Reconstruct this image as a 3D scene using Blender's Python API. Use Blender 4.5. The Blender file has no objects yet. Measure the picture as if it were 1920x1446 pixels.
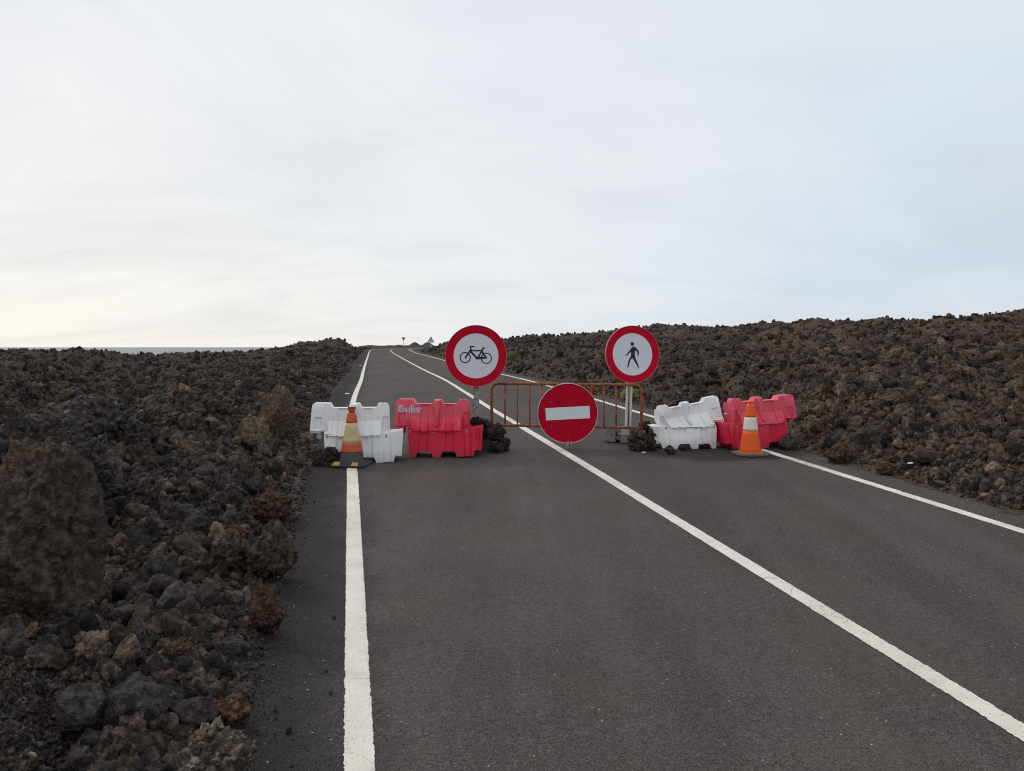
import bpy, bmesh, math, random
import numpy as np
from mathutils import Vector, Matrix, noise as mn
random.seed(7); rng = np.random.default_rng(11)
S = bpy.context.scene; COL = S.collection
R = math.radians
# ---------------------------------------------------------------- camera
H = 1.7; F = 1440.0                       # eye height, focal length in photo pixels
cam = bpy.data.cameras.new('camera'); cam_o = bpy.data.objects.new('camera', cam); COL.objects.link(cam_o)
cam.sensor_width = 36; cam.lens = 27; cam.shift_y = -72/1920; cam.clip_start = 0.05; cam.clip_end = 60000
cam_o.location = (0, 0, H); cam_o.rotation_euler = (R(90), 0, 0); S.camera = cam_o
# ---------------------------------------------------------------- sky and sun (overcast)
SUN_AZ, SUN_EL = -48, 38                  # degrees: left of the view direction, above horizon
w = bpy.data.worlds.new('World'); S.world = w; w.use_nodes = True
nt = w.node_tree; nt.nodes.clear(); N = nt.nodes.new; L = nt.links.new
def wm(op, a, b=None, c=None):
    n = N('ShaderNodeMath'); n.operation = op
    for i, v in enumerate((a, b, c)):
        if v is None: continue
        if isinstance(v, (int, float)): n.inputs[i].default_value = v
        else: L(v, n.inputs[i])
    return n.outputs[0]
def fill_ramp(e, pts):
    e.remove(e[1]); e[0].position = pts[0][0]; q = lambda c: (*c, 1) if isinstance(c, tuple) else (c, c, c, 1)
    e[0].color = q(pts[0][1])
    for p, c in pts[1:]: e.new(p).color = q(c)
def wramp(fac, pts):
    n = N('ShaderNodeValToRGB'); L(fac, n.inputs[0]); fill_ramp(n.color_ramp.elements, pts)
    return n.outputs[0]
def wmix(f, a, b):
    n = N('ShaderNodeMix'); n.data_type = 'RGBA'
    for s, v in ((n.inputs[0], f), (n.inputs[6], a), (n.inputs[7], b)):
        if isinstance(v, (int, float)): s.default_value = v
        elif isinstance(v, tuple): s.default_value = (*v, 1)
        else: L(v, s)
    return n.outputs[2]
sky = N('ShaderNodeTexSky'); sky.sky_type = 'NISHITA'; sky.sun_disc = False
sky.sun_elevation = R(SUN_EL); sky.sun_rotation = R(SUN_AZ)
tc = N('ShaderNodeTexCoord'); sx = N('ShaderNodeSeparateXYZ'); L(tc.outputs['Generated'], sx.inputs[0])
X, Y, Z = sx.outputs
az = wm('DIVIDE', X, wm('MAXIMUM', wm('SQRT', wm('ADD', wm('MULTIPLY', X, X), wm('MULTIPLY', Y, Y))), 0.02))
azf = wm('MULTIPLY_ADD', az, 0.5, 0.5)                  # 0 left .. 1 right
low = wramp(azf, [(0.0, (.93, .86, .74)), (.24, (.94, .90, .83)), (.42, (.82, .83, .82)), (.60, (.69, .76, .83)), (.76, (.55, .66, .78)), (1, (.50, .60, .72))])
high = wramp(azf, [(0.0, (.90, .90, .88)), (.28, (.88, .89, .90)), (.50, (.79, .815, .86)), (.75, (.66, .755, .83)), (1, (.60, .68, .76))])
elf = wm('SMOOTH_MIN', wm('MAXIMUM', wm('MULTIPLY', Z, 3.0), 0.0), 1.0, 0.2)
cloud = wmix(elf, low, high)
dn = wm('ADD', wm('MAXIMUM', Z, 0.0), 0.20)
cv = N('ShaderNodeCombineXYZ'); L(wm('DIVIDE', X, dn), cv.inputs[0]); L(wm('DIVIDE', Y, dn), cv.inputs[1])
def wnoise(vec, sc, det, rough, dist=0, rot=0, scl=(1, 1, 1)):
    mp = N('ShaderNodeMapping'); mp.inputs['Rotation'].default_value = (0, 0, R(rot)); mp.inputs['Scale'].default_value = scl
    L(vec, mp.inputs[0]); n = N('ShaderNodeTexNoise'); n.inputs['Scale'].default_value = sc; n.inputs['Detail'].default_value = det
    n.inputs['Roughness'].default_value = rough; n.inputs['Distortion'].default_value = dist; L(mp.outputs[0], n.inputs['Vector'])
    return n.outputs[0]
n1 = wnoise(cv.outputs[0], .7, 5, .52, .6, 12, (1, .8, 1)); n2 = wnoise(cv.outputs[0], 1.7, 4, .5, .3, 8, (.7, 1.6, 1))
m1 = wramp(n1, [(.38, (0, 0, 0)), (.62, (1, 1, 1))]); m2 = wramp(n2, [(.50, (0, 0, 0)), (.68, (1, 1, 1))]); n3 = wnoise(cv.outputs[0], .55, 6, .6, .8, 40, (1, 1.3, 1)); m3 = wramp(n3, [(.50, (0, 0, 0)), (.66, (1, 1, 1))])
cloud = wmix(wm('MULTIPLY', m1, .55), cloud, (.86, .86, .87))
cloud = wmix(wm('MULTIPLY', m2, .24), cloud, (.60, .64, .70))
cloud = wmix(wm('MULTIPLY', m3, .46), cloud, (.64, .66, .70))
bg1 = N('ShaderNodeBackground'); L(sky.outputs[0], bg1.inputs[0]); bg1.inputs[1].default_value = .10
bg2 = N('ShaderNodeBackground'); L(cloud, bg2.inputs[0]); bg2.inputs[1].default_value = 1.0
ms = N('ShaderNodeMixShader'); ms.inputs[0].default_value = .93; L(bg1.outputs[0], ms.inputs[1]); L(bg2.outputs[0], ms.inputs[2])
wo = N('ShaderNodeOutputWorld'); L(ms.outputs[0], wo.inputs[0])
sun = bpy.data.lights.new('sun', 'SUN'); sun.energy = .9; sun.angle = R(16); sun.color = (1, .93, .84)
so = bpy.data.objects.new('sun', sun); COL.objects.link(so); so.location = (-20, 20, 30)
sd = Vector((math.sin(R(SUN_AZ))*math.cos(R(SUN_EL)), math.cos(R(SUN_AZ))*math.cos(R(SUN_EL)), math.sin(R(SUN_EL))))
so.rotation_euler = sd.to_track_quat('Z', 'Y').to_euler()
S.view_settings.view_transform = 'Standard'; S.view_settings.look = 'None'; S.view_settings.exposure = .07; S.view_settings.gamma = 1

S.cycles.use_denoising = True; S.cycles.denoising_prefilter = 'ACCURATE'; S.cycles.denoising_input_passes = 'RGB_ALBEDO_NORMAL'; S.cycles.filter_width = 1.05; S.cycles.use_adaptive_sampling = False
# ---------------------------------------------------------------- helpers
def tag(o, label=None, cat=None, group=None, kind=None):
    if label: o['label'] = label
    if cat: o['category'] = cat
    if group: o['group'] = group
    if kind: o['kind'] = kind
    return o
def empty(name, loc, rot=(0, 0, 0)):
    o = bpy.data.objects.new(name, None); COL.objects.link(o); o.location = loc; o.rotation_euler = rot; o.empty_display_size = .2
    return o
def sharpen(bm, deg):
    for f in bm.faces: f.smooth = True
    for e in bm.edges: e.smooth = not (len(e.link_faces) == 2 and e.calc_face_angle(0) > R(deg))
def obj(name, bm, mat, parent=None, loc=None, rot=None, smooth=None, bevel=0):
    if smooth is not None: sharpen(bm, smooth)
    me = bpy.data.meshes.new(name); bm.to_mesh(me); bm.free(); me.materials.append(mat)
    o = bpy.data.objects.new(name, me); COL.objects.link(o)
    if parent: o.parent = parent
    if loc: o.location = loc
    if rot: o.rotation_euler = rot
    if bevel:
        b = o.modifiers.new('bevel', 'BEVEL'); b.width = bevel; b.segments = 2; b.limit_method = 'ANGLE'; b.angle_limit = R(35)
    return o
def npmesh(name, verts, faces, mat):
    me = bpy.data.meshes.new(name); nv = len(verts); nf = len(faces)
    me.vertices.add(nv); me.vertices.foreach_set('co', np.asarray(verts, np.float32).ravel())
    k = faces.shape[1]; me.loops.add(nf*k); me.loops.foreach_set('vertex_index', faces.astype(np.int32).ravel())
    me.polygons.add(nf); me.polygons.foreach_set('loop_start', np.arange(0, nf*k, k, dtype=np.int32))
    me.polygons.foreach_set('use_smooth', np.ones(nf, bool)); me.update(calc_edges=True); me.materials.append(mat)
    o = bpy.data.objects.new(name, me); COL.objects.link(o); return o
def box(bm, c, d, M=None):
    vs = [bm.verts.new(Vector((c[0]+sx*d[0]/2, c[1]+sy*d[1]/2, c[2]+sz*d[2]/2))) for sz in (-1, 1) for sx, sy in ((-1, -1), (1, -1), (1, 1), (-1, 1))]
    for f in ((3, 2, 1, 0), (4, 5, 6, 7), (0, 1, 5, 4), (1, 2, 6, 5), (2, 3, 7, 6), (3, 0, 4, 7)): bm.faces.new([vs[i] for i in f])
    if M is not None:
        for v in vs: v.co = M @ v.co
    return vs
def tube(bm, pts, r, seg=12, caps=True):
    pts = [Vector(p) for p in pts]; rings = []; up = None
    for i, p in enumerate(pts):
        t = ((pts[min(i+1, len(pts)-1)] - pts[max(i-1, 0)])).normalized()
        if up is None:
            up = Vector((0, 0, 1)) if abs(t.z) < .9 else Vector((1, 0, 0))
        a = t.cross(up).normalized(); b = a.cross(t).normalized(); up = b
        rr = r[i] if isinstance(r, (list, tuple)) else r
        rings.append([bm.verts.new(p + a*rr*math.cos(2*math.pi*k/seg) + b*rr*math.sin(2*math.pi*k/seg)) for k in range(seg)])
    for i in range(len(rings)-1):
        for k in range(seg): bm.faces.new((rings[i][k], rings[i][(k+1) % seg], rings[i+1][(k+1) % seg], rings[i+1][k]))
    if caps: bm.faces.new(rings[0][::-1]); bm.faces.new(rings[-1])
def lathe(bm, prof, seg=40, closed=True, cx=0, cy=0):
    rings = []
    for r, z in prof:
        rings.append([bm.verts.new((cx+r*math.cos(2*math.pi*k/seg), cy+r*math.sin(2*math.pi*k/seg), z)) for k in range(seg)])
    for i in range(len(rings)-1):
        for k in range(seg): bm.faces.new((rings[i][k], rings[i][(k+1) % seg], rings[i+1][(k+1) % seg], rings[i+1][k]))
    if closed: bm.faces.new(rings[0][::-1]); bm.faces.new(rings[-1])
def prism(bm, pts, y0, y1):
    """outline (x,z) extruded along y"""
    a = [bm.verts.new((x, y0, z)) for x, z in pts]; b = [bm.verts.new((x, y1, z)) for x, z in pts]; n = len(pts)
    bm.faces.new(a); bm.faces.new(b[::-1])
    for i in range(n): bm.faces.new((a[i], b[i], b[(i+1) % n], a[(i+1) % n]))
    bmesh.ops.recalc_face_normals(bm, faces=bm.faces)
# ---------------------------------------------------------------- materials
class MT:
    def __init__(s, name):
        s.m = bpy.data.materials.new(name); s.m.use_nodes = True; s.t = s.m.node_tree; s.b = s.t.nodes['Principled BSDF']
        s.b.inputs['Specular IOR Level'].default_value = .35
    def n(s, typ, **kw):
        x = s.t.nodes.new(typ)
        for k, v in kw.items():
            if k in x.inputs.keys(): s.set(x.inputs[k], v)
            else: setattr(x, k, v)
        return x
    def set(s, sock, v):
        if isinstance(v, bpy.types.NodeSocket): s.t.links.new(v, sock)
        elif isinstance(v, tuple) and sock.type == 'RGBA' and len(v) == 3: sock.default_value = (*v, 1)
        else: sock.default_value = v
    def pos(s): return s.n('ShaderNodeNewGeometry').outputs['Position']
    def ob(s): return s.n('ShaderNodeTexCoord').outputs['Object']
    def noise(s, v, sc, det=4, rough=.55, dist=0): return s.n('ShaderNodeTexNoise', Vector=v, Scale=sc, Detail=float(det), Roughness=rough, Distortion=float(dist)).outputs[0]
    def vor(s, v, sc, out='Distance', **k): return s.n('ShaderNodeTexVoronoi', Vector=v, Scale=sc, **k).outputs[out]
    def ramp(s, f, pts):
        x = s.n('ShaderNodeValToRGB'); s.set(x.inputs[0], f); fill_ramp(x.color_ramp.elements, pts)
        return x.outputs[0]
    def mix(s, f, a, b, mode='MIX'):
        x = s.n('ShaderNodeMix', data_type='RGBA', blend_type=mode); s.set(x.inputs[0], f); s.set(x.inputs[6], a); s.set(x.inputs[7], b); return x.outputs[2]
    def math(s, op, a, b=0.0, c=0.0):
        x = s.n('ShaderNodeMath', operation=op); s.set(x.inputs[0], a); s.set(x.inputs[1], b); s.set(x.inputs[2], c); return x.outputs[0]
    def map(s, v, scale=(1, 1, 1), rot=(0, 0, 0), loc=(0, 0, 0)):
        x = s.n('ShaderNodeMapping', Vector=v); x.inputs['Scale'].default_value = scale; x.inputs['Rotation'].default_value = rot; x.inputs['Location'].default_value = loc; return x.outputs[0]
    def bump(s, h, dist, st=1.0, nrm=None):
        x = s.n('ShaderNodeBump', Height=h, Distance=dist, Strength=st)
        if nrm: s.set(x.inputs['Normal'], nrm)
        return x.outputs[0]
    def done(s, col=None, rough=None, nrm=None, **kw):
        if col is not None: s.set(s.b.inputs['Base Color'], col)
        if rough is not None: s.set(s.b.inputs['Roughness'], rough)
        if nrm is not None: s.set(s.b.inputs['Normal'], nrm)
        for k, v in kw.items(): s.set(s.b.inputs[k.replace('_', ' ')], v)
        return s.m

def lava(name, bias=0.0, light=1.0, instanced=False, fixed=None, lichen=0.0):
    m = MT(name); p = m.pos()
    big = m.noise(p, .28, 4, .6, .4); mid = m.noise(p, 1.9, 4, .6); fine = m.noise(p, 22, 5, .65)
    sp = m.n('ShaderNodeSeparateXYZ', Vector=p).outputs[0]
    side = m.math('MULTIPLY_ADD', m.n('ShaderNodeClamp', Value=m.math('MULTIPLY', sp, .12)).outputs[0], .13, bias)    # the hill on the right is browner rock
    f = m.math('ADD', m.math('ADD', m.math('MULTIPLY', big, .55), m.math('MULTIPLY', mid, .5)), side)
    if instanced:
        rnd = m.n('ShaderNodeObjectInfo').outputs['Random']
        f = m.math('ADD', m.math('MULTIPLY', f, .72), m.math('MULTIPLY_ADD', rnd, .46, -.08))
    k = light*1.38
    c = m.ramp(f, [(.30, (.027*k, .0255*k, .0265*k)), (.42, (.036*k, .032*k, .031*k)), (.52, (.047*k, .038*k, .034*k)), (.61, (.060*k, .045*k, .036*k)), (.70, (.071*k, .049*k, .039*k)), (.80, (.088*k, .063*k, .047*k))])
    if fixed: c = m.mix(.55, c, fixed)
    c = m.mix(1.0, c, m.ramp(fine, [(.34, .42), (.5, .95), (.63, 1.8)]), 'MULTIPLY')
    if instanced:
        r2 = m.math('FRACT', m.math('MULTIPLY', rnd, 17.31))
        c = m.mix(1.0, c, m.ramp(r2, [(0, .6), (.6, 1.0), (.93, 1.3), (1, 1.8)]), 'MULTIPLY')
    nz = m.n('ShaderNodeSeparateXYZ', Vector=m.n('ShaderNodeNewGeometry').outputs['Normal']).outputs[2]
    # pale dust and lichen crust in irregular specks
    li = m.noise(p, 9 if lichen == 0 else 14, 6, .75, .5)
    lo = .70 if lichen == 0 else .63-lichen*.16
    c = m.mix(m.ramp(li, [(lo, 0.0), (lo+.05, .8)]), c, (.30, .28, .25) if lichen else (.13, .12, .105))
    vv = m.vor(m.mix(.25, p, m.n('ShaderNodeTexNoise', Vector=p, Scale=18.0).outputs[1]), 34, 'Distance')
    h = m.math('ADD', m.math('MULTIPLY', fine, .9), m.math('MULTIPLY', vv, .55))
    pores = m.noise(p, 95, 3, .7)
    n_ = m.bump(h, .016, .9); n_ = m.bump(pores, .004, .8, n_)
    return m.done(c, .95, n_, Specular_IOR_Level=.07)
M = {}
M['lava'] = lava('lava_ground', -.02); M['rubble'] = lava('lava_rubble', 0, 1.0, True)
def asphalt():
    m = MT('asphalt'); p = m.pos(); at = m.n('ShaderNodeAttribute', attribute_name='lat'); lat = at.outputs['Fac']
    grain = m.noise(p, 160, 3, .75); mott = m.noise(p, 1.1, 4, .6, .3); wide = m.noise(m.map(p, (1, .12, 1)), .9, 4, .55)
    c = m.ramp(grain, [(.28, (.022, .0185, .017)), (.5, (.083, .0750, .0715)), (.72, (.205, .178, .162))])
    c = m.mix(1, c, m.ramp(m.noise(p, 48, 4, .8), [(.36, .74), (.5, 1.0), (.64, 1.34)]), 'MULTIPLY')
    c = m.mix(1, c, m.ramp(mott, [(.3, .90), (.7, 1.09)]), 'MULTIPLY')
    c = m.mix(1, c, m.ramp(wide, [(.35, .90), (.65, 1.08)]), 'MULTIPLY')
    c = m.mix(m.math('MULTIPLY', m.ramp(m.noise(p, .8, 2, .5), [(.56, 0.0), (.72, 1.0)]), .35), c, (.115, .078, .066))
    c = m.mix(1, c, m.ramp(m.noise(m.map(p, (3.2, .16, 1), (0, 0, R(-12))), .9, 4, .6), [(.35, .93), (.65, 1.07)]), 'MULTIPLY')
    # dark stains along lanes (oil, tyre) and black grit washed onto the verge
    edge = m.math('ADD', lat, m.math('MULTIPLY_ADD', m.noise(p, 1.8, 5, .7), .9, -.45))
    grit = m.ramp(m.math('MULTIPLY_ADD', edge, -1.0, -2.45), [(0.0, 0.0), (.45, .75), (.9, .95)])
    c = m.mix(grit, c, m.ramp(grain, [(.3, (.010, .010, .011)), (.6, (.034, .032, .032)), (.8, (.09, .086, .083))]))
    # dark ragged-edged ellipse in the asphalt colour, in front of the crooked barriers
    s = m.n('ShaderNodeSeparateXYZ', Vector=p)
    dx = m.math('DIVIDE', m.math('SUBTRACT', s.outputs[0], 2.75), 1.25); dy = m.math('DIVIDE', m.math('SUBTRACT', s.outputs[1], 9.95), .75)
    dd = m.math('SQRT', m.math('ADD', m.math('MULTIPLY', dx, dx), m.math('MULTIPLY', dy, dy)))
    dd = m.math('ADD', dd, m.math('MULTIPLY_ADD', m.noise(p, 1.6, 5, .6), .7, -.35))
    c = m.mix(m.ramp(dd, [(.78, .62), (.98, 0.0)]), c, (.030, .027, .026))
    # single pale chips in the surface
    vd = m.n('ShaderNodeTexVoronoi', Vector=p, Scale=34.0); chip = m.math('MULTIPLY', m.math('LESS_THAN', vd.outputs['Distance'], .16), m.math('GREATER_THAN', m.n('ShaderNodeSeparateColor', Color=vd.outputs['Color']).outputs[0], .955))
    c = m.mix(m.math('MULTIPLY', chip, .85), c, (.42, .39, .35))
    vd2 = m.n('ShaderNodeTexVoronoi', Vector=p, Scale=110.0); ch2 = m.math('MULTIPLY', m.math('LESS_THAN', vd2.outputs['Distance'], .3), m.math('GREATER_THAN', m.n('ShaderNodeSeparateColor', Color=vd2.outputs['Color']).outputs[1], .93))
    c = m.mix(m.math('MULTIPLY', ch2, .5), c, (.26, .24, .22))
    n_ = m.bump(grain, .006, .8); n_ = m.bump(m.noise(p, 60, 2, .5), .006, .4, n_)
    return m.done(c, .9, n_, Specular_IOR_Level=.06)
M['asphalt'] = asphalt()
def paint():
    m = MT('road_paint'); p = m.pos()
    base = m.mix(m.ramp(m.noise(p, 3.5, 5, .6), [(.35, 0.0), (.7, 1.0)]), (.80, .76, .69), (.62, .575, .50))
    base = m.mix(m.ramp(m.noise(p, 70, 4, .7), [(.57, 0.0), (.70, .8)]), base, (.42, .39, .35))
    crack = m.vor(m.mix(.04, p, m.n('ShaderNodeTexNoise', Vector=p, Scale=9.0).outputs[1]), 4.2, 'Distance', feature='DISTANCE_TO_EDGE')
    base = m.mix(m.math('MULTIPLY', m.ramp(crack, [(.003, .7), (.011, 0.0)]), m.ramp(m.noise(p, 2.2, 2), [(.48, 0.0), (.6, 1.0)])), base, (.20, .18, .16))
    wear = m.math('MULTIPLY_ADD', m.noise(p, .9, 4, .65), .42, -.21)
    s_ = m.n('ShaderNodeSeparateXYZ', Vector=p); near_b = m.math('SUBTRACT', .10, m.math('MULTIPLY', m.math('ABSOLUTE', m.math('SUBTRACT', s_.outputs[1], 9.3)), .12))
    wear = m.math('ADD', wear, m.math('MAXIMUM', m.math('MULTIPLY', near_b, m.math('GREATER_THAN', s_.outputs[0], 2.0)), 0.0))
    pit = m.ramp(m.math('ADD', m.noise(p, 95, 4, .8), wear), [(.625, 0.0), (.67, 1.0)])
    base = m.mix(pit, base, (.07, .065, .06))
    return m.done(base, .7, m.bump(m.noise(p, 110, 3, .7), .004, .8))
M['paint'] = paint()
def plain(name, col, rough=.6, spec=.35, metal=0.0, var=.25, sc=8, bumpd=0):
    m = MT(name); o = m.ob(); f = m.noise(o, sc, 5, .65)
    c = m.mix(f, tuple(x*(1-var) for x in col), tuple(min(1, x*(1+var)) for x in col))
    n_ = m.bump(m.noise(o, sc*12, 3, .6), bumpd, .8) if bumpd else None
    return m.done(c, rough, n_, Specular_IOR_Level=spec, Metallic=metal)
def plastic_white():
    m = MT('white_plastic'); o = m.ob()
    c = m.mix(m.ramp(m.noise(o, 3, 4, .6), [(.3, 0.0), (.7, 1.0)]), (.85, .85, .855), (.76, .77, .78))
    c = m.mix(m.ramp(m.noise(m.map(o, (9, 9, 2.2)), 2, 6, .7), [(.62, 0.0), (.80, .25)]), c, (.36, .33, .29))
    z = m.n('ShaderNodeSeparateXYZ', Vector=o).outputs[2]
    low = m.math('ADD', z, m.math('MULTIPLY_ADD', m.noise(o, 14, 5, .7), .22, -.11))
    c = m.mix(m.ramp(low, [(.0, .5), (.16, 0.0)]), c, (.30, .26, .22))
    return m.done(c, .5, m.bump(m.noise(o, 5, 3, .5), .01, .35), Specular_IOR_Level=.35)
def plastic_red(name, pinkness):
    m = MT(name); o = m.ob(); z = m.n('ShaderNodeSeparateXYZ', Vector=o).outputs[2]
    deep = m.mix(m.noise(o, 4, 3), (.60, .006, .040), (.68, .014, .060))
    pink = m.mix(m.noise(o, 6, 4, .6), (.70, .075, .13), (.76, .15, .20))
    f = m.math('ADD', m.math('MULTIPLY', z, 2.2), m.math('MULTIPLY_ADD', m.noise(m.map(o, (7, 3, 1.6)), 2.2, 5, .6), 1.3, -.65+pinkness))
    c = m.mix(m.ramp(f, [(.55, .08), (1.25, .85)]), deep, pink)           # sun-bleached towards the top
    c = m.mix(m.ramp(m.noise(m.map(o, (3, 3, 14), (0, .5, 0)), 6, 5, .8), [(.66, 0.0), (.70, .5)]), c, (.80, .42, .44))
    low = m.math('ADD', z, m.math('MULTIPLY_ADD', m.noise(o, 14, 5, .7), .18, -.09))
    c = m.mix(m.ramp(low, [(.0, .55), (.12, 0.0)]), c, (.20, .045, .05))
    return m.done(c, .42, m.bump(m.noise(o, 5, 3, .5), .01, .35), Specular_IOR_Level=.2)
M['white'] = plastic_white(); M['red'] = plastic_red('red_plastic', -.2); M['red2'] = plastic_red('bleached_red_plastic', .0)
def sign_red(scr):
    m = MT('sign_red_scratched' if scr else 'sign_red'); o = m.ob()
    c = m.mix(m.noise(o, 3, 4, .6), (.44, .0008, .016), (.52, .0015, .024))
    if scr:
        v = m.n('ShaderNodeTexVoronoi', Vector=m.map(o, (1, 1, .75), (0, .5, 0)), Scale=17.0)
        ok = m.math('GREATER_THAN', m.n('ShaderNodeSeparateColor', Color=v.outputs['Color']).outputs[0], .70)
        ch = m.math('LESS_THAN', m.math('ADD', v.outputs['Distance'], m.math('MULTIPLY_ADD', m.noise(o, 70, 3, .7), .5, -.25)), .10)
        c = m.mix(m.math('MULTIPLY', m.math('MULTIPLY', ok, ch), .85), c, (.72, .40, .42))
        c = m.mix(m.math('MULTIPLY', m.ramp(m.noise(m.map(o, (2.2, 1, .5), (0, .45, 0)), 26, 2, .4), [(.725, 0.0), (.745, 1.0)]), .6), c, (.75, .45, .46))
    return m.done(c, .5, Specular_IOR_Level=.12)
M['sred'] = sign_red(False); M['sredx'] = sign_red(True)
M['swhite'] = plain('sign_white', (.66, .70, .76), .45, .35, 0, .04, 2)
def swx():
    m = MT('sign_white_scratched'); o = m.ob(); c = m.mix(m.noise(o, 3), (.74, .80, .84), (.68, .74, .78))
    v = m.ramp(m.noise(m.map(o, (1, 1, 1.6), (0, .9, 0)), 17, 3, .55, 1.2), [(.655, 0.0), (.665, .8), (.675, 0.0)])
    return m.done(m.mix(v, c, (.16, .17, .19)), .45)
M['swhitex'] = swx()
M['navy'] = plain('sign_symbol_navy', (.006, .011, .024), .4, .4, 0, .1)
M['signback'] = plain('sign_back_grey', (.16, .17, .17), .6, .4, .2, .15)
M['rim'] = plain('sign_rim_red', (.60, .12, .15), .5)
M['rimw'] = plain('sign_rim_pale', (.62, .56, .56), .5)
def galv():
    m = MT('galvanised_steel'); o = m.ob()
    c = m.mix(m.ramp(m.noise(m.map(o, (1, 1, .6)), 55, 4, .7, .5), [(.48, 0.0), (.58, 1.0)]), (.33, .36, .36), (.075, .085, .085))
    return m.done(c, .55, Metallic=.35)
M['galv'] = galv()
M['wpost'] = plain('pale_painted_post', (.60, .62, .63), .45, .4, .1, .12)
def rust():
    m = MT('rusted_orange_paint'); o = m.ob()
    c = m.mix(m.ramp(m.noise(o, 13, 6, .75), [(.38, 0.0), (.60, 1.0)]), (.44, .12, .035), (.17, .058, .030))
    c = m.mix(m.ramp(m.noise(o, 55, 4, .7), [(.58, 0.0), (.66, .9)]), c, (.035, .018, .013))
    c = m.mix(m.ramp(m.noise(o, 21, 4, .7), [(.64, 0.0), (.70, .7)]), c, (.62, .27, .10))
    return m.done(c, .72, m.bump(m.noise(o, 70, 4, .7), .003, .9))
M['rust'] = rust()
M['corange'] = plain('cone_orange', (.80, .11, .012), .45, .35, 0, .12, 5)
M['cred'] = plain('faded_cone_orange', (.58, .105, .045), .6, .3, 0, .2, 6)
M['cwhite'] = plain('cone_white_band', (.72, .69, .62), .5, .3, 0, .08, 5)
def worn():
    m = MT('worn_reflective_band'); o = m.ob()
    c = m.mix(m.ramp(m.noise(o, 9, 4, .6), [(.40, 0.0), (.6, 1.0)]), (.60, .55, .40), (.62, .42, .17))
    c = m.mix(m.ramp(m.noise(o, 38, 4, .7), [(.62, 0.0), (.66, 1.0)]), c, (.10, .07, .05))
    return m.done(c, .6)
M['worn'] = worn()
M['cgrey'] = plain('cone_grey_rubber', (.075, .078, .078), .8, .3, 0, .25, 7, .002)
M['cbase'] = plain('cone_black_rubber', (.042, .040, .038), .85, .3, 0, .3, 7, .002)
M['cbase2'] = plain('dusty_grey_rubber', (.13, .128, .118), .9, .2, 0, .25, 9, .002)
M['yellow'] = plain('worn_yellow_patch', (.44, .27, .075), .7, .3, 0, .35, 16)
M['foot'] = plain('recycled_grey_rubber', (.26, .265, .24), .9, .2, 0, .3, 12, .004)
M['footd'] = plain('dark_recycled_rubber', (.06, .072, .075), .8, .3, 0, .3, 12, .003)
M['teal'] = plain('logo_teal', (.16, .50, .56), .6, .3, 0, .15, 20)
M['logow'] = plain('logo_pale_grey', (.50, .52, .56), .6, .3, 0, .2, 30)
M['hole'] = plain('hole_shadow_plastic', (.05, .03, .03), .8)
M['amber'] = plain('amber_reflector', (.50, .22, .03), .35, .5)
M['cream'] = plain('cream_reflector', (.62, .56, .48), .4, .5)
M['steel'] = plain('grey_clip_steel', (.30, .30, .29), .5, .5, .4)
M['wire'] = plain('pale_wire', (.42, .43, .43), .4, .5, .3)
M['leaf1'] = plain('shrub_leaf', (.15, .20, .06), .7, .3, 0, .4, 20)
M['leaf2'] = plain('yellow_green_leaf', (.30, .33, .075), .65, .3, 0, .35, 20)
M['leaf3'] = plain('dry_orange_leaf', (.33, .12, .04), .7, .3, 0, .35, 20)
M['stem'] = plain('shrub_stem', (.10, .08, .05), .8)
M['litter'] = plain('white_litter', (.75, .75, .73), .6)
def sea():
    m = MT('sea_water'); p = m.pos()
    c = m.mix(m.noise(m.map(p, (.002, .012, 1)), 3, 4, .6), (.115, .135, .150), (.16, .18, .19))
    return m.done(c, .42, m.bump(m.noise(m.map(p, (.25, .6, 1)), .35, 5, .65), 1.2, .8), Specular_IOR_Level=.35)
M['sea'] = sea()

# ---------------------------------------------------------------- numpy noise
def hsh(ix, iy, s):
    h = (ix.astype(np.int64)*374761393 + iy.astype(np.int64)*668265263 + s*974634777) & 0xffffffff
    h = ((h ^ (h >> 13))*1274126177) & 0xffffffff
    return ((h ^ (h >> 16)) & 0xffffff)/float(0xffffff)
def perlin(x, y, s):
    ix = np.floor(x); iy = np.floor(y); fx = x-ix; fy = y-iy
    u = fx*fx*fx*(fx*(fx*6-15)+10); v = fy*fy*fy*(fy*(fy*6-15)+10)
    def g(dx, dy):
        a = hsh(ix+dx, iy+dy, s)*2*np.pi; return np.cos(a)*(fx-dx)+np.sin(a)*(fy-dy)
    return ((g(0, 0)*(1-u)+g(1, 0)*u)*(1-v) + (g(0, 1)*(1-u)+g(1, 1)*u)*v)*1.4
def fbm(x, y, s, o=4, g=.5):
    a = 1; t = 0
    for k in range(o): t = t + a*perlin(x*2.03**k, y*2.03**k, s+k*7); a *= g
    return t
def domes(x, y, s):
    """heap of rounded lumps: value 0..1, with its cell's random number"""
    ix = np.floor(x); iy = np.floor(y); best = np.zeros_like(x); rid = np.zeros_like(x)
    for dx in (-1, 0, 1):
        for dy in (-1, 0, 1):
            cx = ix+dx; cy = iy+dy
            px = cx+.1+.8*hsh(cx, cy, s); py = cy+.1+.8*hsh(cx, cy, s+1); rr = .45+.4*hsh(cx, cy, s+2)
            h = np.sqrt(np.maximum(0, 1-((x-px)**2+(y-py)**2)/rr**2))*rr*1.2
            u = h > best; best = np.where(u, h, best); rid = np.where(u, hsh(cx, cy, s+3), rid)
    return best, rid
def sst(a, b, x):
    t = np.clip((x-a)/(b-a), 0, 1); return t*t*(3-2*t)
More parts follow.
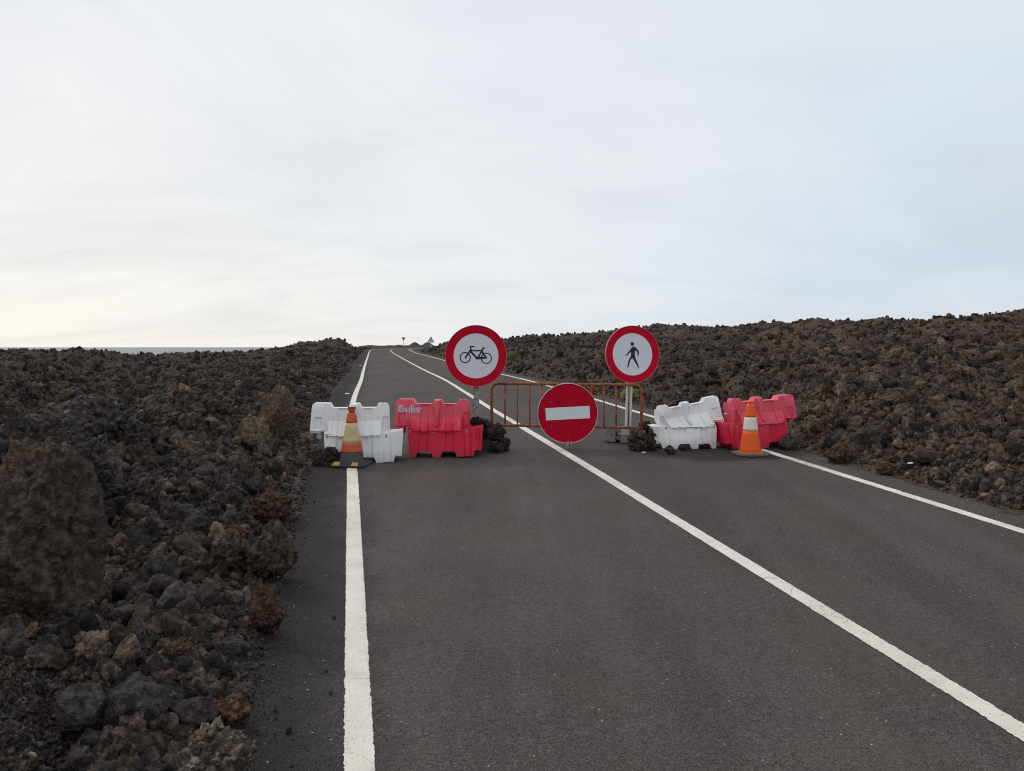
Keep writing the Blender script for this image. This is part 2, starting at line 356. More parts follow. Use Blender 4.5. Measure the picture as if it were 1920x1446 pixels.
# ---------------------------------------------------------------- road path and terrain heights (world z; camera foot = 0)
PY = np.array([-60, 0, 12, 17.5, 24.6, 32.4, 54, 87, 106, 116, 124, 131, 140, 150, 400.]); PZ = np.array([-3.78, -1.7, -1.283, -1.15, -1.06, -1.045, -.91, -.66, -.40, -.32, -.22, -.12, .06, .22, 1.])+H
def zprof(Y):
    Y = np.asarray(Y, float); t = 0
    wdt = np.clip((Y-12)*.25, .01, 5)
    for k in range(-3, 4): t = t + np.interp(Y+k/3*wdt, PY, PZ)
    return t/7
CP = [(2.78+.2125*30, -30), (2.78+.2125*15, -15), (2.78, 0), (2.78-.2125*8, 8), (2.78-.2125*16, 16), (-2.1, 24.6), (-3.56, 32.4), (-7.5, 54), (-10.4, 70), (-13.5, 87), (-16.8, 106), (-17.6, 113), (-17.0, 120), (-14.5, 126.5), (-8, 132.5), (2, 138), (15, 144), (34, 150), (60, 158)]
def catmull(P, step):
    out = []
    for i in range(len(P)-1):
        p0, p1, p2, p3 = [np.array(P[max(0, min(len(P)-1, j))], float) for j in (i-1, i, i+1, i+2)]
        n = max(2, int(np.linalg.norm(p2-p1)/step))
        for k in range(n):
            t = k/n; out.append(.5*((2*p1)+(-p0+p2)*t+(2*p0-5*p1+4*p2-p3)*t*t+(-p0+3*p1-3*p2+p3)*t**3))
    out.append(np.array(P[-1], float)); return np.array(out)
PATH = catmull(CP, .5)
for _ in range(3):
    Q = PATH.copy(); kk = 5
    for i_ in range(kk, len(PATH)-kk):
        if 12 < PATH[i_, 1] < 122: Q[i_] = PATH[i_-kk:i_+kk+1].mean(0)
    PATH = Q
TAN = np.gradient(PATH, axis=0); TAN /= np.linalg.norm(TAN, axis=1)[:, None]; NOR = np.stack([TAN[:, 1], -TAN[:, 0]], 1)  # right-hand normal
iA = int(np.argmax(PATH[:, 1] > 108))
def lateral(X, Y):
    """signed distance from the road's centre line, + to the right"""
    k = np.interp(Y, PATH[:iA, 1], np.arange(iA)); cx = np.interp(Y, PATH[:iA, 1], PATH[:iA, 0]); tx = np.interp(k, np.arange(len(TAN)), TAN[:, 1])
    d = (X-cx)*tx
    far = (Y > 95) & (Y < 230)
    if far.any():
        xs = X[far]; ys = Y[far]; sub = slice(max(0, iA-60), None, 2); P = PATH[sub]; T = NOR[sub]
        best = np.full(xs.shape, 1e9); sg = np.zeros(xs.shape)
        for p, t in zip(P, T):
            q = (xs-p[0])**2+(ys-p[1])**2; u = q < best; best = np.where(u, q, best); sg = np.where(u, (xs-p[0])*t[0]+(ys-p[1])*t[1], sg)
        d[far] = np.sign(sg)*np.sqrt(best)
    return d
EX = np.array([-400, 0, 130, 230, 300, 400, 460, 510, 560, 600, 640, 690, 730, 770, 800, 812, 822, 835, 950, 1100, 1150, 1240, 1370, 1500, 1560, 1700, 1830, 1920, 2200, 2700.])
EE = np.array([-7, -8, -10, -19, -18, -14, -12, -6, 5, 4, 1, -2, -5, -9, -6, -3, 3, 8, 12, 21, 27, 32, 35, 42, 43, 44, 49, 56, 68, 76.])
ER = np.array([110, 110, 110, 100, 100, 105, 110, 110, 110, 110, 110, 110, 115, 100, 96, 96, 92, 90, 80, 80, 78, 75, 72, 70, 68, 66, 64, 62, 60, 55.])
MOUNDS = [(-21.6, 96, 2.6, 1.2), (-26.2, 99, 2.4, .5), (-19.0, 98, 1.1, .75), (-20.2, 160, .95, .75), (-17.6, 160, 1.1, .8), (-23.6, 160, 1.0, .3)]
def smooth_z(X, Y):
    Yp = np.maximum(Y, 1.0); px = np.clip(960+F*X/Yp, -400, 2700)
    e = np.interp(px, EX, EE); yr = np.interp(px, EX, ER); zb = zprof(np.minimum(Y, 150))
    zr = e*yr/F+H-.50; t = np.clip(Y/yr, 0, 1)
    z = zb + (zr-zprof(yr))*t**1.15 + .10
    back = np.maximum(0, Y-yr)
    midl = np.interp(px, [600, 680, 815, 860], [0, 1, 1, 0])
    zback = zr + back*(zr-H)/yr*.6 - back*.03*np.interp(px, [1000, 1200], [1.0, .35])
    z2 = H + 1.2*160/F
    zmid = zr+(z2-zr)*np.clip(back/45, 0, 1)
    z = np.where(Y > yr, zback*(1-midl)+zmid*midl, z)
    for mx, my, mr, mh in MOUNDS: z = z + mh*np.exp(-(((X-mx)**2+(Y-my)**2)/mr**2)**1.3)
    z = z - np.clip(Y-180, 0, 1e9)*.05*np.interp(px, [900, 1300], [1, .4])
    z = np.where(X*X+Y*Y > 600**2, -20, z)
    return np.maximum(z, -20)
def terrain(X, Y, detail=True):
    X = np.asarray(X, float); Y = np.asarray(Y, float); d = lateral(X, Y); z = smooth_z(X, Y); zr = zprof(Y)
    wob = .10*fbm(X*1.7, Y*1.7, 5, 3)
    out = np.abs(d)-np.where(d < 0, 3.22, 3.06)+wob; wz = sst(0, 3.5, out); near = sst(-.12, .45, out)
    z = zr*(1-wz)+z*wz
    z = z + (.16*sst(0, .8, out)+.10*sst(.6, 2.5, out))*(1-.75*sst(85, 112, Y))
    far = sst(2, 14, out)
    if detail:
        n = (.24+.20*far)*fbm(X/5.5, Y/5.5, 21, 3)*sst(.3, 3, out)
        a, ra = domes(X/1.15, Y/1.15, 31); b, rb = domes(X/.42+3, Y/.42, 41); c, rc = domes(X/.16, Y/.16+5, 51); q, rq = domes(X/3.1+7, Y/3.1, 61)
        n += sst(.1, 1.5, out)*((a-.4)*.34*(ra > .45) + (q-.45)*(.25+.45*far)*(rq > .35)) + sst(0, .5, out)*((b-.4)*.16+(c-.4)*.07) + .025*fbm(X*9, Y*9, 77, 2)*sst(0, .4, out)
        z = z+n*(1-.7*sst(85, 125, Y))
    carve = zr-.09+.10*sst(-.35, .03, out)+.012*fbm(X*6, Y*6, 91, 3)
    return np.where(out < .03, carve, np.where(out < 1.2, np.maximum(z, carve), z))
def proj(x, y, z): return 960+F*x/y, 651-F*(z-H)/y
def hit(px, py):
    Ys = np.exp(np.linspace(math.log(1.6), math.log(90), 900)); Xs = (px-960)/F*Ys; zz = terrain(Xs, Ys, False); q = 651-F*(zz-H)/Ys
    k = int(np.argmax(q <= py)); return float(Xs[k]), float(Ys[k]), float(zz[k])
def G(px, py):
    y = 1.7*F/(py-601); return (px-960)/F*y, y, zprof(y).item()
# ground sheet: polar, dense in view, all round to the horizon
az_f = np.radians(np.concatenate([np.linspace(-180, -60, 40, endpoint=False), np.linspace(-60, -38, 60, endpoint=False), np.linspace(-38, 38, 800, endpoint=False), np.linspace(38, 60, 60, endpoint=False), np.linspace(60, 180, 41)]))
rad = np.concatenate([[.3, .8], np.exp(np.linspace(math.log(1.2), math.log(200), 760)), [215, 235, 260, 300, 350, 420, 520, 640, 900, 1500, 3000, 8000, 20000]])
AZ, RR = np.meshgrid(az_f, rad); GX = RR*np.sin(AZ); GY = RR*np.cos(AZ)
GZ = terrain(GX.ravel(), GY.ravel()).reshape(GX.shape)
nr, na = GX.shape; idx = np.arange(nr*na).reshape(nr, na)
fc = np.stack([idx[:-1, :-1], idx[:-1, 1:], idx[1:, 1:], idx[1:, :-1]], -1).reshape(-1, 4)
fc = np.concatenate([fc]); gv = np.stack([GX, GY, GZ], -1).reshape(-1, 3)
g = npmesh('lava_field', gv, fc[:, ::-1], M['lava']); tag(g, 'dark brown and black lava field with a rubble hill on the right', 'terrain', kind='structure')
# sea
bm = bmesh.new(); vs = [bm.verts.new(v) for v in ((-45000, 150, -14), (45000, 150, -14), (45000, 55000, -14), (-45000, 55000, -14))]; bm.faces.new(vs)
tag(obj('sea', bm, M['sea']), 'strip of grey sea at the left horizon', 'sea', kind='structure')
# road sheet
lats = np.array([-3.5, -3.1, -2.9, -2.6, -2, -1, 0, 1, 2, 2.6, 2.9, 3.1, 3.3])
def road_strip(name, l0, l1, i0, i1, dz, mat, ragged=0, nl=2):
    P = PATH[i0:i1]; Nn = NOR[i0:i1]
    if ragged:   # refine for torn paint edges
        k = np.arange(len(P)); s = [0.0]
        for i in range(1, len(P)):
            st = .012 if 0 < P[i, 1] < 9 else (.04 if P[i, 1] < 22 else .5)
            s += list(np.arange(i-1, i, st/.5)[1:]) + [float(i)]
        s = np.array(s); P = np.stack([np.interp(s, k, P[:, j]) for j in (0, 1)], 1); Nn = np.stack([np.interp(s, k, Nn[:, j]) for j in (0, 1)], 1)
    ls = np.linspace(l0, l1, nl) if nl != 13 else lats
    V = []; LT = []
    for j, l in enumerate(ls):
        off = np.full(len(P), l)
        if ragged and j in (0, len(ls)-1):
            off = off+ragged*(rng.random(len(P))-.5)+.0025*perlin(P[:, 1]*9, P[:, 1]*0+l, 3)
        xy = P+Nn*off[:, None]; V.append(np.column_stack([xy, zprof(xy[:, 1])+dz])); LT.append(off)
    V = np.stack(V, 1); n, m_ = V.shape[:2]; ii = np.arange(n*m_).reshape(n, m_)
    f = np.stack([ii[:-1, :-1], ii[:-1, 1:], ii[1:, 1:], ii[1:, :-1]], -1).reshape(-1, 4)
    o = npmesh(name, V.reshape(-1, 3), f, mat)
    a = o.data.attributes.new('lat', 'FLOAT', 'POINT'); a.data.foreach_set('value', np.stack(LT, 1).ravel().astype(np.float32)); return o
NP_ = len(PATH)
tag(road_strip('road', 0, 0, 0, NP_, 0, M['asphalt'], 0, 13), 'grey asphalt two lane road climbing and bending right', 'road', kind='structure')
for l, lab in ((-2.68, 'solid white edge line along the left verge'), (0, 'solid white centre line of the road'), (2.59, 'solid white edge line along the right verge')):
    tag(road_strip('road_marking', l-.058, l+.058, 40, NP_, .004, M['paint'], .008 if l < 2 else .010, 5), lab, 'road marking', 'white lines on the road', kind='structure')

# ---------------------------------------------------------------- rocks
def rock_bm(seed, kind='clinker', sub=4, dims=(1, 1, 1)):
    rd = random.Random(seed); bm = bmesh.new(); bmesh.ops.create_icosphere(bm, subdivisions=sub, radius=1)
    off = Vector((rd.uniform(-50, 50), rd.uniform(-50, 50), rd.uniform(-50, 50)))
    planes = []
    for k in range({'clinker': 5, 'angular': 11, 'slab': 9}[kind]):
        v = Vector((rd.gauss(0, 1), rd.gauss(0, 1), rd.gauss(0, 1))).normalized(); planes.append((v, rd.uniform(.62, .95) if kind == 'clinker' else rd.uniform(.48, .82)))
    A, B, C = {'clinker': (.42, .36, .22), 'angular': (.12, .13, .06), 'slab': (.12, .12, .06)}[kind]
    for v in bm.verts:
        d = v.co.normalized(); r = 1.0
        for n_, c in planes:
            q = d.dot(n_)
            if q > .05: r = min(r, c/q)
        p = d*1.0+off
        r *= 1+A*mn.noise(p*1.4)+B*(mn.ridged_multi_fractal(p*1.6, 1, 2.1, 3, 1, 2)*.22-.25)+C*mn.noise(p*5.3)+C*.9*mn.noise(p*10.5)+C*.7*mn.noise(p*21)*(sub > 3)
        v.co = d*max(.25, r)
    mx = [max(abs(v.co[i]) for v in bm.verts) for i in range(3)]
    for v in bm.verts:
        for i in range(3): v.co[i] *= dims[i]/mx[i]*.5
    for f in bm.faces: f.smooth = kind != 'angular' or sub > 3
    return bm
protos = bpy.data.collections.new('rubble_shapes')
PROTO = []
for k in range(16):
    kd = ('clinker', 'angular', 'angular', 'clinker', 'slab')[k % 5]
    bm = rock_bm(100+k, kd, 4, (1, random.Random(k).uniform(.7, 1), random.Random(k+9).uniform(.5, .85)))
    me = bpy.data.meshes.new('rubble_shape'); bm.to_mesh(me); bm.free(); me.materials.append(M['rubble'])
    o = bpy.data.objects.new('rubble_shape', me); protos.objects.link(o); PROTO.append(o)
def scatter(name, P, scl, label, cat, tilt=3.1):
    me = bpy.data.meshes.new(name); me.vertices.add(len(P)); me.vertices.foreach_set('co', P.astype(np.float32).ravel())
    n = len(P); rot = np.stack([rng.uniform(-tilt, tilt, n), rng.uniform(-tilt, tilt, n), rng.uniform(0, 6.28, n)], 1)
    sc3 = scl[:, None]*np.stack([rng.uniform(.8, 1.25, n), rng.uniform(.75, 1.1, n), rng.uniform(.7, 1.1, n)], 1)
    for nm, ar in (('rot', rot), ('scl', sc3)):
        a = me.attributes.new(nm, 'FLOAT_VECTOR', 'POINT'); a.data.foreach_set('vector', ar.astype(np.float32).ravel())
    me.materials.append(M['rubble'])
    o = bpy.data.objects.new(name, me); COL.objects.link(o)
    ng = bpy.data.node_groups.new(name+'_nodes', 'GeometryNodeTree'); ng.interface.new_socket('Geometry', in_out='INPUT', socket_type='NodeSocketGeometry'); ng.interface.new_socket('Geometry', in_out='OUTPUT', socket_type='NodeSocketGeometry')
    a = ng.nodes.new('NodeGroupInput'); b = ng.nodes.new('NodeGroupOutput'); ci = ng.nodes.new('GeometryNodeCollectionInfo'); ci.inputs['Collection'].default_value = protos; ci.inputs['Separate Children'].default_value = True; ci.inputs['Reset Children'].default_value = True
    ip = ng.nodes.new('GeometryNodeInstanceOnPoints'); ip.inputs['Pick Instance'].default_value = True
    r_ = ng.nodes.new('GeometryNodeInputNamedAttribute'); r_.data_type = 'FLOAT_VECTOR'; r_.inputs['Name'].default_value = 'rot'
    s_ = ng.nodes.new('GeometryNodeInputNamedAttribute'); s_.data_type = 'FLOAT_VECTOR'; s_.inputs['Name'].default_value = 'scl'
    rnd = ng.nodes.new('FunctionNodeRandomValue'); rnd.data_type = 'INT'; rnd.inputs[4].default_value = 0; rnd.inputs[5].default_value = 15
    lk = ng.links.new; lk(a.outputs[0], ip.inputs['Points']); lk(ci.outputs[0], ip.inputs['Instance']); lk(r_.outputs[0], ip.inputs['Rotation']); lk(s_.outputs[0], ip.inputs['Scale']); lk(rnd.outputs[2], ip.inputs['Instance Index']); lk(ip.outputs[0], b.inputs[0])
    md = o.modifiers.new('scatter', 'NODES'); md.node_group = ng
    return tag(o, label, cat, kind='stuff')
NR = 260000
# radii: screen-even (1/Y uniform) mixed with log-uniform
u = rng.random(NR); yy = np.where(rng.random(NR) < .55, 1/(1/1.4-u*(1/1.4-1/30)), np.exp(np.log(1.4)+u*np.log(120/1.4)))
ang = rng.uniform(-.85, .95, NR); xx = yy*ang
coarse = 1+.45*fbm(xx/2.3, yy/2.3, 201, 2)
sz = (.017+.0021*yy)*coarse*(1-rng.random(NR)*.988)**(-1/1.7); sz = np.clip(sz, .015, .24+.0035*yy); sz = np.minimum(sz, .06*yy)
dl = lateral(xx, yy); dl = np.abs(dl)-np.where(dl < 0, 3.22, 3.06); wv = .10*fbm(xx*1.7, yy*1.7, 5, 3)
gx, gy = xx, yy
keep = ((yy < 92) | (xx/yy > -.085) | (xx/yy < -.185) | (sz < .22)) & (dl+wv > sz*.4+.02) & ~((sz > .16) & (dl < .25))
# fine gravel patch, bottom left
patch = (xx < -1.55) & (xx > -3.0) & (yy > 2.1) & (yy < 3.3); keep &= ~(patch & (sz > .035))
xx, yy, sz = xx[keep], yy[keep], sz[keep]
zz = terrain(xx, yy)+sz*.10
scatter('lava_rubble', np.stack([xx, yy, zz], 1), sz, 'loose clinkery lava rubble heaped on both sides of the road', 'rubble')
# grit on the verge
n = 14000; gy = 1/(1/1.3-rng.random(n)*(1/1.3-1/22)); side = rng.random(n) < .8
off = np.abs(rng.normal(0, 1, n))*.11; lt = np.where(side, -3.25+off, 3.09-off*.5); cx = np.interp(gy, PATH[:, 1], PATH[:, 0]) if False else 2.78-.2125*gy
gx = cx+lt/.978; s = np.clip(.0016*gy*(1-rng.random(n)*.98)**(-1/2.2), .003, .035); s = np.where(off > .12, np.minimum(s, .008), s)
scatter('verge_gravel', np.stack([gx, gy, zprof(gy)+s*.25], 1), s, 'black cinder grit spilled over the asphalt edge', 'gravel')
n = 1500; gy = 1/(1/1.3-rng.random(n)*(1/1.3-1/26)); side = rng.random(n) < .5; off = np.minimum(rng.exponential(.12, n), .40)
lt = np.where(side, -3.2+off, 3.05-off); gx = 2.78-.2125*gy+lt/.978; s = np.clip(.006*(1-rng.random(n)*.99)**(-1/2.0), .004, .045)
scatter('loose_pebbles', np.stack([gx, gy, zprof(gy)+s*.3], 1), s, 'scattered dark pebbles strayed onto both edges of the asphalt', 'gravel')
n = 26000; px = rng.uniform(-3.3, -1.2, n); py = rng.uniform(1.9, 4.2, n); s = rng.uniform(.012, .034, n)
k = (np.abs(lateral(px, py)) > 3.45); px, py, s = px[k], py[k], s[k]
scatter('small_gravel', np.stack([px, py, terrain(px, py)+s*.3], 1), s, 'small rounded brown gravel between the boulders at bottom left', 'gravel')

def crust(bm, rd, n, lo, hi):
    """weld clinkery lumps onto the surface so the outline is broken up"""
    vs0 = [v.co.copy() for v in bm.verts]; tri = CHIPS
    for i in range(n):
        c = rd.choice(vs0)*rd.uniform(.95, 1.0); s_ = lo*(hi/lo)**(rd.random()**1.6); co, fa = rd.choice(tri)
        q = Matrix.Rotation(rd.uniform(0, 6.28), 3, 'X') @ Matrix.Rotation(rd.uniform(0, 6.28), 3, 'Z'); sc = Vector((rd.uniform(.7, 1.3), rd.uniform(.7, 1.3), rd.uniform(.7, 1.2)))*s_
        nv = [bm.verts.new(c+(q @ Vector((p[0]*sc[0], p[1]*sc[1], p[2]*sc[2])))) for p in co]
        for f in fa: bm.faces.new((nv[f[0]], nv[f[1]], nv[f[2]])).smooth = True
CHIPS = []
for k in range(8):
    b_ = rock_bm(700+k, ('clinker', 'angular')[k % 2], 3); b_.verts.index_update(); CHIPS.append(([tuple(v.co) for v in b_.verts], [tuple(v.index for v in f.verts) for f in b_.faces])); b_.free()
def boulder(px, py, w_, h_, kind, seed, label, depth=.8, fixed=None, lichen=0, sink=.12, rz=None, tilt=(0, 0), Yf=None, zf=None, sub=5, light=1.0, group=None, name='lava_rock', cr=None):
    """px,py: foot in photo pixels; w_,h_ size in photo pixels"""
    if Yf is None: x, y, z = hit(px, py)
    else: y = Yf; x = (px-960)/F*y; z = float(terrain(np.array([x]), np.array([y]), False)[0])
    if zf is not None: z = zf
    W = w_*y/F; Hh = h_*y/F
    key = ('lava_boulder', fixed, lichen, light)
    if key not in M: M[key] = lava('lava_boulder', 0, light, False, fixed, lichen)
    bm = rock_bm(seed, kind, sub, (W, W*depth, Hh*(1+sink)))
    if cr is None: cr = (70, .10, .30) if kind == 'clinker' else (22, .05, .16)
    if cr[0]: crust(bm, random.Random(seed), cr[0], cr[1]*min(W, Hh), cr[2]*min(W, Hh))
    o = obj(name, bm, M[key], None, (x, y+W*depth*.35, z+Hh*(1-sink)*.5), (R(tilt[0]), R(tilt[1]), R(rz if rz is not None else 0)))
    return tag(o, label, 'rock', group)
BR = (.062, .044, .033); DG = (.030, .029, .031); GR = (.050, .050, .054); RD = (.105, .050, .032); OR = (.15, .075, .04); TANC = (.135, .105, .068)
boulder(12, 1172, 240, 400, 'slab', 3, 'huge rounded brown lava boulder cut off by the left edge of the photo', 1.0, BR, sub=6, Yf=3.5, cr=(420, .015, .085))
boulder(-20, 1000, 330, 235, 'clinker', 4, 'large dark outcrop rising behind the huge boulder at the left edge', 1.0, DG, Yf=4.9, sub=6, cr=(500, .03, .20))
boulder(140, 868, 195, 128, 'slab', 5, 'dark lava outcrop with pale lichen crust along its top, left of the gravel slope', .9, DG, .3, sub=6, cr=(420, .03, .20))
boulder(512, 833, 78, 112, 'angular', 6, 'upright brown boulder standing at the head of the sandy slope', .8, (.12, .085, .058), cr=(60, .05, .16))
boulder(462, 848, 96, 66, 'slab', 7, 'tan sandy mound leaning on the upright brown boulder', 1.2, TANC, name='sandy_mound', cr=(260, .025, .09), sink=.35, tilt=(0, 22))
boulder(335, 790, 110, 55, 'clinker', 61, 'low reddish brown outcrop between the lichen crusted outcrop and the sandy slope', .9, (.075, .050, .036), cr=(200, .05, .25))
boulder(262, 752, 34, 32, 'angular', 62, 'small upright grey brown block behind the lichen crusted outcrop', .8, (.06, .055, .05))
boulder(410, 738, 60, 34, 'slab', 63, 'flat brown block on the left field above the sandy mound', .9, (.08, .056, .042))
boulder(590, 712, 46, 26, 'slab', 64, 'tan sloping slab near the road beyond the white barrier', .9, (.10, .08, .058))
boulder(90, 745, 110, 50, 'clinker', 65, 'broad brown hump near the left edge of the photo, behind the dark outcrops', .9, (.060, .048, .038), cr=(200, .05, .25))
boulder(370, 1500, 185, 140, 'clinker', 8, 'brown boulder spotted with white lichen at the bottom edge beside the road', .9, (.15, .115, .085), .5, sub=6, Yf=2.62, cr=(120, .06, .25))
boulder(238, 1385, 128, 98, 'angular', 9, 'angular grey slab of lava leaning among the stones at bottom left', .8, GR, tilt=(0, -28), sub=5)
boulder(345, 1378, 130, 62, 'angular', 10, 'blue black slab lying just above the white spotted boulder', .7, DG, tilt=(0, -14))
boulder(425, 1378, 76, 70, 'clinker', 11, 'rusty orange brown rock by the asphalt edge near the bottom', .8, OR)
boulder(492, 1205, 62, 108, 'clinker', 12, 'tall narrow reddish rock standing on the asphalt edge', .9, RD, tilt=(0, -8))
boulder(505, 1100, 105, 118, 'clinker', 13, 'big ragged brown rock overhanging the left edge of the asphalt', .9, BR)
boulder(430, 1085, 92, 82, 'clinker', 14, 'round brown rock just left of the big ragged one', .9, BR)
boulder(430, 1040, 80, 52, 'clinker', 15, 'flat reddish brown rock behind the round brown one', .9, RD)
boulder(502, 985, 92, 60, 'clinker', 16, 'wide low reddish rock on the left verge below the traffic cone', .9, RD)
boulder(290, 1110, 70, 62, 'angular', 17, 'blocky black rock amid small brown stones, far left of the asphalt', .9, DG)
boulder(370, 925, 50, 48, 'angular', 18, 'smooth dark grey rock in the middle of the left rubble', .9, GR)
boulder(320, 1262, 82, 55, 'clinker', 19, 'reddish rock with pale flecks between two dark stones, lower left', .9, RD, .2)
boulder(190, 1290, 58, 42, 'slab', 20, 'oval brown stone resting above the angular grey slab', .8, BR)
boulder(182, 1248, 68, 44, 'angular', 21, 'dark grey rock just behind the oval brown stone', .9, GR)
boulder(375, 1200, 60, 48, 'slab', 22, 'rounded tan brown stone left of the tall narrow reddish rock', .9, (.085, .062, .042))
boulder(432, 1248, 66, 50, 'slab', 23, 'smooth blue grey rock at the asphalt edge below the tall narrow one', .9, GR)
boulder(132, 1325, 105, 85, 'slab', 24, 'weathered olive grey boulder half buried in fine gravel at bottom left', .9, (.055, .052, .045), Yf=2.95)
boulder(608, 882, 52, 48, 'clinker', 25, 'ragged dark lava rock against the foot of the white barrier and worn cone', .9, (.045, .036, .034), Yf=8.95)
boulder(1581, 872, 56, 40, 'clinker', 26, 'rounded orange brown rock at the right asphalt edge', .9, (.115, .068, .04))
boulder(1634, 845, 44, 50, 'angular', 27, 'blocky dark grey rock up the slope from the rounded orange brown one', .9, (.046, .044, .044))
boulder(1606, 812, 50, 28, 'slab', 28, 'flat brown slab above the blocky dark grey rock on the right slope', .9, (.10, .062, .04), tilt=(0, -16))
boulder(1482, 848, 44, 32, 'angular', 29, 'grey rock at the right end of the bleached red barrier', .9, (.05, .048, .047))
boulder(1752, 872, 60, 28, 'slab', 30, 'black flat rock low on the right slope', .9, DG)
boulder(1668, 893, 46, 26, 'clinker', 31, 'small orange brown rock by the right verge near the white litter', .9, (.12, .07, .035))
boulder(1760, 655, 48, 22, 'slab', 32, 'pale brown boulder high on the right hill below its crest', .9, (.11, .075, .055), Yf=40)

# ---------------------------------------------------------------- water-filled plastic barriers
K = .00083; XO, ZO = 70, 960
OUT = [(315, 960), (395, 960), (432, 868), (635, 868), (660, 960), (768, 960), (800, 868), (985, 868), (1022, 958), (1045, 946), (1262, 940), (1285, 845), (1368, 862), (1378, 845), (1395, 500), (1388, 478), (1374, 490), (1200, 508),
       (1196, 165), (1180, 115), (1158, 88), (1035, 86), (1003, 148), (800, 148), (768, 82), (662, 82), (630, 148), (388, 146), (352, 76), (135, 73), (110, 85), (98, 115), (70, 478), (82, 514), (200, 514), (214, 497), (270, 495), (287, 700)]
def lin(x, pts): return float(np.interp(x, [p[0] for p in pts], [p[1] for p in pts]))
def depth_at(px, pz):
    """half thickness in metres at barrier drawing coordinates"""
    ledge_in = 330 < px < 1078
    wall = lin(pz, [(70, .058), (150, .072), (345, .088), (500, .092)])
    if ledge_in:
        D = lin(pz, [(345, .088), (350, .098), (535, .185), (548, .188), (556, .166), (590, .166), (960, .205)]) if pz > 345 else wall
        D = D if pz > 345 else wall
    else:
        if px > 1196: D = lin(pz, [(470, .160), (500, .165), (960, .195)])
        elif px < 275: D = lin(pz, [(70, .060), (150, .078), (455, .100), (462, .104), (476, .104), (480, .085), (515, .08)])
        else: D = lin(pz, [(70, .058), (345, .088), (495, .095), (515, .150), (960, .205)])
    if 73 < pz < 520 and px < 390: D += .012
    # alternate recessed panels
    rec = 0
    for a, b in ((455, 592), (832, 955), (1105, 1215), (135, 235), (1300, 1352)):
        sh = (pz-400)*.02*(1 if a > 700 else -1)
        if pz > 280 or a in (455, 832):
            if a in (135,) and pz > 470: continue
            rec = max(rec, lin(px-sh, [(a, 0), (a+8, 1), (b-8, 1), (b, 0)]))
    if pz > 165: D -= .021*rec
    # rib down the middle
    if 95 < pz < 505:
        r = lin(pz, [(95, 47), (500, 24)]); q = abs(px-712)/r
        if q < 1: D = max(D, lin(pz, [(95, .082), (345, .115), (500, .165)])+.045*math.sqrt(1-q*q)*(1 if pz < 480 else .5))
    return D
def barrier_shell(warp=None):
    bm = bmesh.new(); pts = [((x-XO)*K, (ZO-z)*K) for x, z in OUT]
    a = [bm.verts.new((x, -.5, z)) for x, z in pts]; b = [bm.verts.new((x, .5, z)) for x, z in pts]; n = len(pts)
    bm.faces.new(a); bm.faces.new(b[::-1])
    for i in range(n): bm.faces.new((a[i], b[i], b[(i+1) % n], a[(i+1) % n]))
    bmesh.ops.recalc_face_normals(bm, faces=bm.faces)
    xs = sorted(set(list(range(90, 1390, 26)) + [135, 143, 227, 235, 272, 278, 328, 332, 455, 463, 584, 592, 665, 675, 688, 700, 712, 724, 736, 749, 759, 832, 840, 947, 955, 1076, 1080, 1105, 1113, 1193, 1199, 1207, 1215, 1300, 1308, 1344, 1352]))
    zs = sorted(set(list(range(85, 950, 30)) + [95, 344, 351, 455, 462, 476, 481, 494, 499, 512, 516, 535, 548, 557, 280, 284]))
    for x in xs:
        bmesh.ops.bisect_plane(bm, geom=bm.verts[:]+bm.edges[:]+bm.faces[:], plane_co=((x-XO)*K, 0, 0), plane_no=(1, 0, 0))
    for z in zs:
        bmesh.ops.bisect_plane(bm, geom=bm.verts[:]+bm.edges[:]+bm.faces[:], plane_co=(0, 0, (ZO-z)*K), plane_no=(0, 0, 1))
    for v in bm.verts:
        px = v.co.x/K+XO; pz = ZO-v.co.z/K; v.co.y = math.copysign(depth_at(px, pz), v.co.y)
        v.co.x -= .5
    if warp:
        for v in bm.verts: v.co = warp(v.co)
    bmesh.ops.triangulate(bm, faces=[f for f in bm.faces if len(f.verts) > 4])
    return bm
def bpt(px, pz, y): return Vector(((px-XO)*K-.5, y, (ZO-pz)*K))
